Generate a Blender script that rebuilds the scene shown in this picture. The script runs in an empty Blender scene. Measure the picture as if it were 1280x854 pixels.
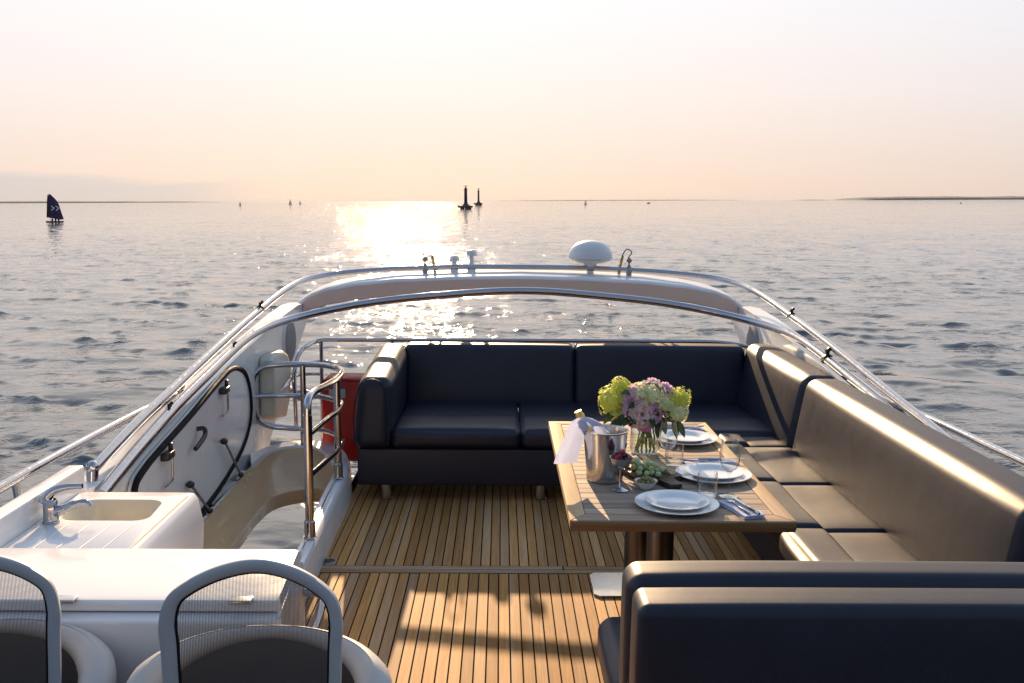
import bpy, bmesh, math, random
import numpy as np
from mathutils import Vector, Matrix

random.seed(7)
rng = np.random.RandomState(11)
R = math.radians
scene = bpy.context.scene
COL = scene.collection

# ------------------------------------------------------------------ camera
PITCH, ROLL, YAW = R(8.05), R(0.22), R(0.6)
fwd = Vector((math.sin(YAW) * math.cos(PITCH), math.cos(YAW) * math.cos(PITCH), -math.sin(PITCH)))
rt0 = Vector((math.cos(YAW), -math.sin(YAW), 0))
up0 = rt0.cross(fwd)
rt = rt0 * math.cos(ROLL) - up0 * math.sin(ROLL)
up = up0 * math.cos(ROLL) + rt0 * math.sin(ROLL)
cam = bpy.data.cameras.new('camera')
cam.sensor_width = 36.0
cam.lens = 34.99
cam.clip_start = 0.05
cam.clip_end = 60000
cam_o = bpy.data.objects.new('camera', cam)
COL.objects.link(cam_o)
m = Matrix((rt, up, -fwd)).transposed().to_4x4()
m.translation = Vector((0, 0, 1.85))
cam_o.matrix_world = m
scene.camera = cam_o

# ------------------------------------------------------------------ sky and sun
SUN_EL, SUN_AZ = R(18.7), R(-5.6)          # azimuth from +Y towards +X
world = bpy.data.worlds.new('World')
scene.world = world
world.use_nodes = True
wn, wl = world.node_tree.nodes, world.node_tree.links
wn.clear()
wout = wn.new('ShaderNodeOutputWorld')
bg = wn.new('ShaderNodeBackground')
sky = wn.new('ShaderNodeTexSky')
sky.sky_type = 'NISHITA'
sky.sun_disc = False
sky.sun_elevation = SUN_EL
sky.sun_rotation = SUN_AZ
sky.altitude = 0
sky.air_density = 1.0
sky.dust_density = 0.3
sky.ozone_density = 1.0
# thin milky haze: an even veil by elevation, a little brighter towards the sun's side, added to the clear sky
tcw = wn.new('ShaderNodeTexCoord')
nrmw = wn.new('ShaderNodeVectorMath'); nrmw.operation = 'NORMALIZE'
wl.new(tcw.outputs['Generated'], nrmw.inputs[0])
sepw = wn.new('ShaderNodeSeparateXYZ')
wl.new(nrmw.outputs[0], sepw.inputs[0])
veil = wn.new('ShaderNodeValToRGB')
VE = [(0.0, (.490, .370, .308)), (.045, (.530, .422, .368)), (.10, (.565, .486, .448)), (.19, (.585, .552, .545)), (.33, (.76, .69, .62)), (.60, (.54, .535, .54)), (1.0, (.25, .29, .38))]
for i, (p_, c_) in enumerate(VE):
    if i >= 2:
        veil.color_ramp.elements.new(p_)
for i, (p_, c_) in enumerate(VE):
    veil.color_ramp.elements[i].position = p_
    veil.color_ramp.elements[i].color = (*c_, 1)
wl.new(sepw.outputs['Z'], veil.inputs['Fac'])
dotw = wn.new('ShaderNodeVectorMath'); dotw.operation = 'DOT_PRODUCT'
wl.new(nrmw.outputs[0], dotw.inputs[0])
dotw.inputs[1].default_value = (math.sin(SUN_AZ), math.cos(SUN_AZ), 0)
mrw = wn.new('ShaderNodeMapRange')
mrw.inputs['From Min'].default_value = -1
mrw.inputs['To Min'].default_value = 3.0
mrw.inputs['To Max'].default_value = 9.0
wl.new(dotw.outputs['Value'], mrw.inputs['Value'])
vm = wn.new('ShaderNodeVectorMath'); vm.operation = 'SCALE'
# bluer away from the sun
tint = wn.new('ShaderNodeMix'); tint.data_type = 'RGBA'
mrt = wn.new('ShaderNodeMapRange'); mrt.inputs['From Min'].default_value = .1; mrt.inputs['From Max'].default_value = 1.0
wl.new(dotw.outputs['Value'], mrt.inputs['Value'])
wl.new(mrt.outputs[0], tint.inputs['Factor'])
tint.inputs['A'].default_value = (.62, .86, 1.22, 1)
tint.inputs['B'].default_value = (1, 1, 1, 1)
tv = wn.new('ShaderNodeVectorMath'); tv.operation = 'MULTIPLY'
wl.new(veil.outputs['Color'], tv.inputs[0]); wl.new(tint.outputs['Result'], tv.inputs[1])
# faint low cloud bank over the left-hand shore
cn = wn.new('ShaderNodeTexNoise'); cn.inputs['Scale'].default_value = 5; cn.inputs['Detail'].default_value = 5
cmp_ = wn.new('ShaderNodeMapping'); cmp_.inputs['Scale'].default_value = (1, 1, 9)
wl.new(nrmw.outputs[0], cmp_.inputs['Vector']); wl.new(cmp_.outputs[0], cn.inputs['Vector'])
zz_ = wn.new('ShaderNodeMath'); zz_.operation = 'MULTIPLY_ADD'; zz_.inputs[1].default_value = .035
wl.new(cn.outputs['Fac'], zz_.inputs[0]); wl.new(sepw.outputs['Z'], zz_.inputs[2])
cz_ = wn.new('ShaderNodeMapRange'); cz_.interpolation_type = 'SMOOTHSTEP'; cz_.inputs['From Min'].default_value = .043; cz_.inputs['From Max'].default_value = .034
wl.new(zz_.outputs[0], cz_.inputs['Value'])
cx_ = wn.new('ShaderNodeMapRange'); cx_.interpolation_type = 'SMOOTHSTEP'; cx_.inputs['From Min'].default_value = -.20; cx_.inputs['From Max'].default_value = -.32
wl.new(sepw.outputs['X'], cx_.inputs['Value'])
cm_ = wn.new('ShaderNodeMath'); cm_.operation = 'MULTIPLY'
wl.new(cz_.outputs[0], cm_.inputs[0]); wl.new(cx_.outputs[0], cm_.inputs[1])
cmix = wn.new('ShaderNodeMix'); cmix.data_type = 'RGBA'
wl.new(cm_.outputs[0], cmix.inputs['Factor'])
cmix.inputs['A'].default_value = (1, 1, 1, 1); cmix.inputs['B'].default_value = (.75, .87, 1.01, 1)
tv2 = wn.new('ShaderNodeVectorMath'); tv2.operation = 'MULTIPLY'
wl.new(tv.outputs[0], tv2.inputs[0]); wl.new(cmix.outputs['Result'], tv2.inputs[1])
wl.new(tv2.outputs[0], vm.inputs[0]); wl.new(mrw.outputs[0], vm.inputs['Scale'])
ns = wn.new('ShaderNodeVectorMath'); ns.operation = 'SCALE'
ns.inputs['Scale'].default_value = 0.04
wl.new(sky.outputs[0], ns.inputs[0])
sm = wn.new('ShaderNodeVectorMath'); sm.operation = 'ADD'
wl.new(vm.outputs[0], sm.inputs[0]); wl.new(ns.outputs[0], sm.inputs[1])
bg.inputs['Strength'].default_value = 0.10
wl.new(sm.outputs[0], bg.inputs['Color'])
wl.new(bg.outputs[0], wout.inputs['Surface'])

sd = Vector((math.sin(SUN_AZ) * math.cos(SUN_EL), math.cos(SUN_AZ) * math.cos(SUN_EL), math.sin(SUN_EL)))
sun = bpy.data.lights.new('sun', 'SUN')
sun.energy = 5.0
sun.angle = R(0.53)
sun.color = (1.0, 0.69, 0.40)
sun_o = bpy.data.objects.new('sun', sun)
COL.objects.link(sun_o)
sun_o.rotation_euler = (-sd).to_track_quat('-Z', 'Y').to_euler()
sun_o.location = sd * 60

vs = scene.view_settings
scene.display_settings.display_device = 'sRGB'
vs.view_transform = 'Standard'
vs.look = 'None'
vs.exposure = 0.92
vs.gamma = 1.0
vs.use_curve_mapping = False

cy = scene.cycles
cy.transparent_max_bounces = 24
cy.use_denoising = True
cy.denoising_prefilter = 'NONE'      # keeps the sun's sparkle on the water
cy.caustics_reflective = False
cy.caustics_refractive = False
cy.sample_clamp_indirect = 3.0
cy.blur_glossy = 1.0
cy.max_bounces = 6
cy.diffuse_bounces = 3
cy.glossy_bounces = 3
cy.volume_bounces = 0

# the boat heels a little against the sea
HEEL = Matrix.Rotation(R(0.72), 4, 'Y')
SEA_Z = -4.0

# ------------------------------------------------------------------ materials
MATS = {}

def principled(name):
    mt = bpy.data.materials.new(name)
    mt.use_nodes = True
    b = mt.node_tree.nodes['Principled BSDF']
    MATS[name] = mt
    return mt, mt.node_tree.nodes, mt.node_tree.links, b

def setp(b, **k):
    for n, v in k.items():
        key = n.replace('_', ' ')
        if key in b.inputs:
            b.inputs[key].default_value = v

def noise(N, L, scale, detail=4, rough=.55, vec=None, coord='Object', sc=(1, 1, 1)):
    tc = N.new('ShaderNodeTexCoord')
    mp = N.new('ShaderNodeMapping')
    mp.inputs['Scale'].default_value = sc
    L.new(tc.outputs[coord], mp.inputs['Vector'])
    t = N.new('ShaderNodeTexNoise')
    t.inputs['Scale'].default_value = scale
    t.inputs['Detail'].default_value = detail
    t.inputs['Roughness'].default_value = rough
    L.new(mp.outputs[0], t.inputs['Vector'])
    return t.outputs['Fac']

def ramp(N, L, fac, stops):
    r = N.new('ShaderNodeValToRGB')
    e = r.color_ramp.elements
    while len(e) < len(stops):
        e.new(0.5)
    for i, (p, c) in enumerate(stops):
        e[i].position = p
        e[i].color = (*c, 1)
    L.new(fac, r.inputs['Fac'])
    return r.outputs['Color']

def add_bump(N, L, b, h, strength, dist=.01):
    bp = N.new('ShaderNodeBump')
    bp.inputs['Strength'].default_value = strength
    bp.inputs['Distance'].default_value = dist
    L.new(h, bp.inputs['Height'])
    L.new(bp.outputs[0], b.inputs['Normal'])
    return bp

def simple(name, col, rough=.5, metal=0, var=.12, nscale=8, bump=0, bscale=60, bdist=.004, rvar=.08, **k):
    mt, N, L, b = principled(name)
    f = noise(N, L, nscale, 5)
    c0 = tuple(max(0, c * (1 - var)) for c in col)
    c1 = tuple(min(1, c * (1 + var)) for c in col)
    L.new(ramp(N, L, f, [(.3, c0), (.7, c1)]), b.inputs['Base Color'])
    mr = N.new('ShaderNodeMapRange')
    mr.inputs['From Min'].default_value = .3
    mr.inputs['From Max'].default_value = .7
    mr.inputs['To Min'].default_value = max(0, rough - rvar)
    mr.inputs['To Max'].default_value = min(1, rough + rvar)
    L.new(noise(N, L, nscale * 2.3, 5), mr.inputs['Value'])
    L.new(mr.outputs[0], b.inputs['Roughness'])
    b.inputs['Metallic'].default_value = metal
    setp(b, **k)
    if bump:
        add_bump(N, L, b, noise(N, L, bscale, 4), bump, bdist)
    return mt

simple('basin_cream', (.72, .66, .52), .25, var=.03, nscale=3)
simple('gelcoat', (.80, .795, .785), .22, var=.03, nscale=3, rvar=.06, Coat_Weight=.35, Coat_Roughness=.06)
simple('gelcoat_matt', (.76, .75, .73), .38, var=.03, nscale=3, rvar=.06)
simple('arch_bounce', (.78, .60, .50), .35, var=.03, nscale=3, rvar=.05)  # warm light bounced off the water, painted into the arch front
simple('well_gelcoat', (.68, .48, .27), .22, var=.06, nscale=4, Coat_Weight=.4, Coat_Roughness=.08)  # tan deepened to stand for sun bouncing inside the well
simple('chrome', (.47, .47, .50), .10, metal=1, var=.03, nscale=14, rvar=.04)
simple('brushed_steel', (.58, .57, .56), .20, metal=1, var=.02, nscale=6, rvar=.03)
simple('pedestal_steel', (.15, .15, .16), .30, metal=1, var=.02, nscale=6, rvar=.03)
simple('dark_steel', (.30, .29, .28), .3, metal=1, var=.1, nscale=20, rvar=.08)
simple('black_plastic', (.012, .012, .013), .4, var=.2)
simple('rubber', (.006, .006, .007), .75, var=.2, Specular_IOR_Level=.2)
simple('cream_vinyl', (.66, .64, .54), .45, var=.05, bump=.15)
simple('speaker_cloth', (.30, .30, .30), .8, var=.1, bump=.5, bscale=500, bdist=.001)
simple('red_vinyl', (.42, .012, .010), .42, var=.18, nscale=5, bump=.25, bscale=9, bdist=.02)
simple('grey_label', (.45, .46, .48), .5, var=.1)
simple('caulk', (.010, .009, .008), .9, var=.2, Specular_IOR_Level=.03)
simple('porcelain', (.82, .83, .83), .12, var=.02, nscale=3, rvar=.03, Coat_Weight=.3)
simple('cloth', (.72, .74, .84), .85, var=.05, nscale=12, bump=.35, bscale=420, bdist=.002)
def translucent(name, fac, col):
    mt = MATS[name]; N, L = mt.node_tree.nodes, mt.node_tree.links
    tl = N.new('ShaderNodeBsdfTranslucent'); tl.inputs['Color'].default_value = (*col, 1)
    mx = N.new('ShaderNodeMixShader'); mx.inputs['Fac'].default_value = fac
    L.new(N['Principled BSDF'].outputs[0], mx.inputs[1]); L.new(tl.outputs[0], mx.inputs[2])
    L.new(mx.outputs[0], N['Material Output'].inputs['Surface'])
translucent('cloth', .36, (.66, .74, 1.0))
simple('bottle_green', (.03, .05, .015), .12, var=.2, rvar=.04)
simple('gold_foil', (.62, .42, .12), .34, metal=.85, var=.2, nscale=40, bump=.4, bscale=90)
simple('dark_wood', (.055, .026, .014), .45, var=.35, nscale=14)
simple('raspberry', (.34, .012, .02), .4, var=.3, nscale=60, bump=.6, bscale=260, bdist=.003)
simple('blueberry', (.012, .014, .045), .45, var=.4, nscale=60)
simple('grape', (.52, .60, .30), .25, var=.12, nscale=30, Subsurface_Weight=.25, Subsurface_Radius=(.01, .01, .004))
simple('olive', (.20, .17, .035), .25, var=.35, nscale=50)
simple('cheese', (.78, .70, .48), .5, var=.08, nscale=30)
simple('apricot', (.80, .42, .06), .5, var=.15, nscale=30)
simple('cracker', (.52, .36, .20), .7, var=.2, nscale=60)
simple('stem_green', (.16, .26, .05), .4, var=.25, nscale=30)
simple('chair_frame', (.40, .41, .43), .42, var=.05)
simple('chair_hide', (.52, .49, .45), .42, var=.06, bump=.2, bscale=180, bdist=.002)
simple('chair_hide_shaded', (.11, .095, .085), .55, var=.1)  # cream tub hide painted dark for the shade behind the mesh
simple('chair_seat', (.030, .026, .026), .5, var=.1)
simple('sail_cloth', (.060, .014, .095), .6, var=.35, nscale=.6)
simple('white_mark', (.8, .8, .8), .6, var=.02)
simple('boat_hull', (.09, .09, .10), .5)
simple('far_sail', (.24, .27, .33), .7)
simple('wetsuit', (.012, .012, .014), .6)
simple('light_tower', (.030, .016, .030), .6, var=.2, nscale=.5)
simple('light_base', (.030, .032, .040), .7, var=.3, nscale=.5)
simple('forest', (.026, .044, .060), .9, var=.3, nscale=.02)
simple('brass', (.55, .38, .14), .25, metal=1)

def leather(name, col, rough):
    mt, N, L, b = principled(name)
    f = noise(N, L, 5, 5)
    L.new(ramp(N, L, f, [(.3, tuple(c * .8 for c in col)), (.7, tuple(c * 1.25 for c in col))]), b.inputs['Base Color'])
    mr = N.new('ShaderNodeMapRange')
    mr.inputs['From Min'].default_value = .3
    mr.inputs['From Max'].default_value = .7
    mr.inputs['To Min'].default_value = rough - .025
    mr.inputs['To Max'].default_value = rough + .03
    L.new(noise(N, L, 11, 6), mr.inputs['Value'])
    L.new(mr.outputs[0], b.inputs['Roughness'])
    setp(b, Specular_IOR_Level=.42)
    # fine hide grain over soft, broad wrinkles
    v = N.new('ShaderNodeTexVoronoi')
    v.inputs['Scale'].default_value = 420
    tc = N.new('ShaderNodeTexCoord')
    L.new(tc.outputs['Object'], v.inputs['Vector'])
    b1 = N.new('ShaderNodeBump')
    b1.inputs['Strength'].default_value = .10
    b1.inputs['Distance'].default_value = .002
    L.new(v.outputs['Distance'], b1.inputs['Height'])
    b2 = N.new('ShaderNodeBump')
    b2.inputs['Strength'].default_value = .09
    b2.inputs['Distance'].default_value = .02
    L.new(noise(N, L, 4.5, 4, .5), b2.inputs['Height'])
    L.new(b1.outputs[0], b2.inputs['Normal'])
    L.new(b2.outputs[0], b.inputs['Normal'])
    return mt
leather('leather', (.011, .0125, .025), .48)

def teak(name, axis, dark, light, grey):
    mt, N, L, b = principled(name)
    sc = (38, 1.6, 38) if axis == 'Y' else (1.6, 38, 38)
    oi = N.new('ShaderNodeObjectInfo')
    tc = N.new('ShaderNodeTexCoord')
    mp = N.new('ShaderNodeMapping')
    mp.inputs['Scale'].default_value = sc
    L.new(tc.outputs['Object'], mp.inputs['Vector'])
    addv = N.new('ShaderNodeVectorMath')
    addv.operation = 'ADD'
    cmb = N.new('ShaderNodeCombineXYZ')
    mu = N.new('ShaderNodeMath'); mu.operation = 'MULTIPLY'; mu.inputs[1].default_value = 97
    L.new(oi.outputs['Random'], mu.inputs[0])
    for i in range(3):
        L.new(mu.outputs[0], cmb.inputs[i])
    L.new(mp.outputs[0], addv.inputs[0]); L.new(cmb.outputs[0], addv.inputs[1])
    t = N.new('ShaderNodeTexNoise'); t.inputs['Scale'].default_value = 2.2; t.inputs['Detail'].default_value = 8; t.inputs['Roughness'].default_value = .62
    L.new(addv.outputs[0], t.inputs['Vector'])
    grain = ramp(N, L, t.outputs['Fac'], [(.32, dark), (.68, light)])
    # broad weathered patches, bleached grey
    t2 = N.new('ShaderNodeTexNoise'); t2.inputs['Scale'].default_value = .25; t2.inputs['Detail'].default_value = 6; t2.inputs['Roughness'].default_value = .7
    L.new(addv.outputs[0], t2.inputs['Vector'])
    mx = N.new('ShaderNodeMix'); mx.data_type = 'RGBA'
    mr = N.new('ShaderNodeMapRange'); mr.inputs['From Min'].default_value = .47; mr.inputs['From Max'].default_value = .72; mr.inputs['To Max'].default_value = .85
    L.new(t2.outputs['Fac'], mr.inputs['Value'])
    L.new(mr.outputs[0], mx.inputs['Factor'])
    L.new(grain, mx.inputs['A'])
    mx.inputs['B'].default_value = (*grey, 1)
    hsv = N.new('ShaderNodeHueSaturation')
    mv = N.new('ShaderNodeMapRange'); mv.inputs['To Min'].default_value = .66; mv.inputs['To Max'].default_value = 1.24
    L.new(oi.outputs['Random'], mv.inputs['Value'])
    L.new(mv.outputs[0], hsv.inputs['Value'])
    L.new(mx.outputs['Result'], hsv.inputs['Color'])
    L.new(hsv.outputs[0], b.inputs['Base Color'])
    b.inputs['Roughness'].default_value = .68
    setp(b, Specular_IOR_Level=.16)
    add_bump(N, L, b, t.outputs['Fac'], .25, .003)
    return mt
teak('deck_teak', 'Y', (.36, .175, .052), (.55, .285, .090), (.50, .37, .24))
teak('deck_teak_cross', 'X', (.27, .165, .085), (.40, .26, .14), (.42, .36, .29))
teak('table_teak', 'X', (.27, .19, .13), (.42, .31, .225), (.46, .42, .38))
teak('table_border', 'Y', (.40, .26, .13), (.52, .36, .20), (.50, .42, .32))
teak('table_edge', 'X', (.20, .095, .035), (.34, .18, .07), (.34, .25, .16))

def glass(name, tint=(1, 1, 1), refl=.9):
    mt = bpy.data.materials.new(name)
    mt.use_nodes = True
    N, L = mt.node_tree.nodes, mt.node_tree.links
    N.clear()
    out = N.new('ShaderNodeOutputMaterial')
    tr = N.new('ShaderNodeBsdfTransparent'); tr.inputs['Color'].default_value = (*tint, 1)
    gl = N.new('ShaderNodeBsdfGlossy'); gl.inputs['Roughness'].default_value = .03
    gl.inputs['Color'].default_value = (refl, refl, refl, 1)
    lw = N.new('ShaderNodeLayerWeight'); lw.inputs['Blend'].default_value = .5
    pw = N.new('ShaderNodeMath'); pw.operation = 'POWER'; pw.inputs[1].default_value = 2.6
    L.new(lw.outputs['Facing'], pw.inputs[0])
    fr = N.new('ShaderNodeMapRange'); fr.inputs['To Min'].default_value = .035; fr.inputs['To Max'].default_value = .95
    L.new(pw.outputs[0], fr.inputs['Value'])
    mix = N.new('ShaderNodeMixShader')
    L.new(fr.outputs[0], mix.inputs['Fac']); L.new(tr.outputs[0], mix.inputs[1]); L.new(gl.outputs[0], mix.inputs[2])
    L.new(mix.outputs[0], out.inputs['Surface'])
    MATS[name] = mt
glass('glass', (.97, .98, .98))
glass('vase_glass', (.97, .98, .97))
glass('vase_water', (.95, .98, .93), .8)

def petal(name, a, bcol, trans=.35):
    mt, N, L, b = principled(name)
    f = noise(N, L, 26, 3)
    c = ramp(N, L, f, [(.3, a), (.72, bcol)])
    L.new(c, b.inputs['Base Color'])
    b.inputs['Roughness'].default_value = .6
    tl = N.new('ShaderNodeBsdfTranslucent')
    L.new(c, tl.inputs['Color'])
    mx = N.new('ShaderNodeMixShader'); mx.inputs['Fac'].default_value = trans
    L.new(b.outputs[0], mx.inputs[1]); L.new(tl.outputs[0], mx.inputs[2])
    L.new(mx.outputs[0], N['Material Output'].inputs['Surface'])
petal('lime_petal', (.56, .62, .08), (.80, .82, .26), .45)
petal('pale_petal', (.64, .70, .32), (.88, .88, .66), .45)
petal('pink_petal', (.82, .52, .70), (.92, .78, .84), .5)
petal('magenta_petal', (.72, .36, .66), (.86, .58, .76), .5)
petal('blush_petal', (.88, .62, .62), (.94, .84, .74), .5)
petal('leaf', (.012, .03, .010), (.05, .09, .02), .2)

def mesh_fabric():
    mt, N, L, b = principled('mesh_fabric')
    b.inputs['Base Color'].default_value = (.10, .085, .08, 1)
    b.inputs['Roughness'].default_value = .6
    tc = N.new('ShaderNodeTexCoord')
    sp = N.new('ShaderNodeSeparateXYZ')
    L.new(tc.outputs['Object'], sp.inputs[0])
    def line(sock, freq, width):
        a = N.new('ShaderNodeMath'); a.operation = 'MULTIPLY'; a.inputs[1].default_value = freq
        L.new(sock, a.inputs[0])
        fr = N.new('ShaderNodeMath'); fr.operation = 'FRACT'
        L.new(a.outputs[0], fr.inputs[0])
        lt = N.new('ShaderNodeMath'); lt.operation = 'LESS_THAN'; lt.inputs[1].default_value = width
        L.new(fr.outputs[0], lt.inputs[0])
        return lt.outputs[0]
    mxm = N.new('ShaderNodeMath'); mxm.operation = 'MAXIMUM'
    L.new(line(sp.outputs[0], 300, .38), mxm.inputs[0]); L.new(line(sp.outputs[2], 340, .22), mxm.inputs[1])
    tr = N.new('ShaderNodeBsdfTransparent')
    mx = N.new('ShaderNodeMixShader')
    L.new(mxm.outputs[0], mx.inputs['Fac']); L.new(tr.outputs[0], mx.inputs[1]); L.new(b.outputs[0], mx.inputs[2])
    L.new(mx.outputs[0], N['Material Output'].inputs['Surface'])
mesh_fabric()

def water():
    mt, N, L, b = principled('sea_water')
    b.inputs['Base Color'].default_value = (.045, .050, .055, 1)
    b.inputs['Roughness'].default_value = .045
    b.inputs['IOR'].default_value = 1.85
    def nz(scale, sc, detail, rough):
        return noise(N, L, scale, detail, rough, sc=sc)
    prev = None
    def mrange(v, f0, f1, t0, t1):
        m_ = N.new('ShaderNodeMapRange'); m_.interpolation_type = 'SMOOTHSTEP'
        for k_, x_ in (('From Min', f0), ('From Max', f1), ('To Min', t0), ('To Max', t1)):
            m_.inputs[k_].default_value = x_
        L.new(v, m_.inputs['Value'])
        return m_.outputs[0]
    def mul(p, q):
        m_ = N.new('ShaderNodeMath'); m_.operation = 'MULTIPLY'
        for i_, v in enumerate((p, q)):
            if isinstance(v, float): m_.inputs[i_].default_value = v
            else: L.new(v, m_.inputs[i_])
        return m_.outputs[0]
    # cat's-paws: groups of steep short ripples on otherwise smooth water
    paws = mrange(nz(.30, (.42, 1.0, 1), 3, .55), .42, .62, .30, 1.0)
    gust = mrange(nz(.035, (.5, 1.0, 1), 3, .5), .36, .62, .55, 1.0)
    spark = mrange(nz(1.7, (1.0, .16, 1), 2, .6), .44, .60, .30, 1.2)
    spark2 = mrange(nz(.45, (1.0, .10, 1), 2, .6), .40, .58, .35, 1.0)
    mask = mul(mul(paws, gust), mul(spark, spark2))
    for scale, sc, det, st, dist, pwr in ((.28, (.8, 1.0, 1), 3, .35, .70, 1.6), (1.5, (.8, 1.15, 1), 3, mask, .40, 2.2), (4.6, (.85, 1.1, 1), 2, mask, .075, 2.0)):
        bp = N.new('ShaderNodeBump')
        bp.inputs['Distance'].default_value = dist
        if isinstance(st, float): bp.inputs['Strength'].default_value = st
        else: L.new(st, bp.inputs['Strength'])
        pw = N.new('ShaderNodeMath'); pw.operation = 'POWER'; pw.inputs[1].default_value = pwr
        L.new(nz(scale, sc, det, .5), pw.inputs[0])
        L.new(pw.outputs[0], bp.inputs['Height'])
        if prev:
            L.new(prev.outputs[0], bp.inputs['Normal'])
        prev = bp
    L.new(prev.outputs[0], b.inputs['Normal'])
water()

# ------------------------------------------------------------------ mesh helpers
def xform(geo, M):
    return [M @ v for v in geo]

def box(bm, lo, hi, bevel=0.0, seg=2):
    lo, hi = Vector(lo), Vector(hi)
    c = (lo + hi) / 2
    s = hi - lo
    r = bmesh.ops.create_cube(bm, size=1.0)
    vs_ = r['verts']
    bmesh.ops.scale(bm, vec=s, verts=vs_)
    bmesh.ops.translate(bm, vec=c, verts=vs_)
    if bevel:
        es = list({e for v in vs_ for e in v.link_edges})
        bmesh.ops.bevel(bm, geom=es, offset=bevel, segments=seg, affect='EDGES', profile=.5)

def rounded_box(bm, lo, hi, r, n=(6, 6, 4), k=4, puff=None, fn=None):
    """Soft box with rounded edges; puff = (px, py, pz) bulge of the faces; fn deforms each point."""
    lo, hi = Vector(lo), Vector(hi)
    c, h = (lo + hi) / 2, (hi - lo) / 2
    puff = puff or (0, 0, 0)
    ax = []
    for i in range(3):
        a = h[i]
        rr = min(r, a * .98)
        edge = [a - rr + rr * math.tan(t * math.pi / 4 / k) for t in range(k + 1)]
        inner = [(-1 + 2 * j / n[i]) * (a - rr) for j in range(1, n[i])]
        ax.append(sorted([-e for e in edge] + inner + edge))
    cache = {}
    def vert(p):
        key = (round(p[0], 6), round(p[1], 6), round(p[2], 6))
        if key in cache:
            return cache[key]
        q = [0, 0, 0]; d = [0, 0, 0]
        for i in range(3):
            rr = min(r, h[i] * .98)
            q[i] = max(-(h[i] - rr), min(h[i] - rr, p[i]))
            d[i] = (p[i] - q[i]) / rr
        l = math.sqrt(sum(x * x for x in d)) or 1
        out = Vector([q[i] + d[i] / l * min(r, h[i] * .98) for i in range(3)])
        u = [max(-1, min(1, p[i] / h[i])) for i in range(3)]
        nrm = [d[i] / l for i in range(3)]
        for i in range(3):
            j, kk = (i + 1) % 3, (i + 2) % 3
            out[i] += nrm[i] * puff[i] * (1 - u[j] ** 4) * (1 - u[kk] ** 4)
        out = out + c
        if fn:
            out = Vector(fn(out))
        cache[key] = bm.verts.new(out)
        return cache[key]
    for i in range(3):
        j, kk = (i + 1) % 3, (i + 2) % 3
        for s in (-1, 1):
            A, B = ax[j], ax[kk]
            for a in range(len(A) - 1):
                for b in range(len(B) - 1):
                    quad = []
                    for (x, y) in ((A[a], B[b]), (A[a + 1], B[b]), (A[a + 1], B[b + 1]), (A[a], B[b + 1])):
                        p = [0, 0, 0]
                        p[i] = s * h[i]; p[j] = x; p[kk] = y
                        quad.append(vert(p))
                    if s < 0:
                        quad.reverse()
                    if len(set(quad)) == 4:
                        try:
                            bm.faces.new(quad)
                        except ValueError:
                            pass

def spline(pts, per=8, closed=False):
    P = [Vector(p) for p in pts]
    n = len(P)
    out = []
    rngi = range(n if closed else n - 1)
    for i in rngi:
        if closed:
            p0, p1, p2, p3 = P[(i - 1) % n], P[i], P[(i + 1) % n], P[(i + 2) % n]
        else:
            p1, p2 = P[i], P[i + 1]
            p0 = P[i - 1] if i > 0 else p1 * 2 - p2
            p3 = P[i + 2] if i + 2 < n else p2 * 2 - p1
        # centripetal
        t0 = 0.0
        t1 = t0 + max(1e-6, (p1 - p0).length) ** .5
        t2 = t1 + max(1e-6, (p2 - p1).length) ** .5
        t3 = t2 + max(1e-6, (p3 - p2).length) ** .5
        for s in range(per):
            t = t1 + (t2 - t1) * s / per
            A1 = (t1 - t) / (t1 - t0) * p0 + (t - t0) / (t1 - t0) * p1
            A2 = (t2 - t) / (t2 - t1) * p1 + (t - t1) / (t2 - t1) * p2
            A3 = (t3 - t) / (t3 - t2) * p2 + (t - t2) / (t3 - t2) * p3
            B1 = (t2 - t) / (t2 - t0) * A1 + (t - t0) / (t2 - t0) * A2
            B2 = (t3 - t) / (t3 - t1) * A2 + (t - t1) / (t3 - t1) * A3
            out.append((t2 - t) / (t2 - t1) * B1 + (t - t1) / (t2 - t1) * B2)
    if not closed:
        out.append(P[-1])
    return out

def fillet(pts, rad, per=5):
    """polyline with rounded corners"""
    P = [Vector(p) for p in pts]
    out = [P[0]]
    for i in range(1, len(P) - 1):
        a, b, c = P[i - 1], P[i], P[i + 1]
        d1, d2 = (a - b), (c - b)
        r = min(rad, d1.length * .49, d2.length * .49)
        p, q = b + d1.normalized() * r, b + d2.normalized() * r
        for s in range(per + 1):
            t = s / per
            out.append(p * (1 - t) ** 2 + b * 2 * t * (1 - t) + q * t * t)
    out.append(P[-1])
    return out

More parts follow.
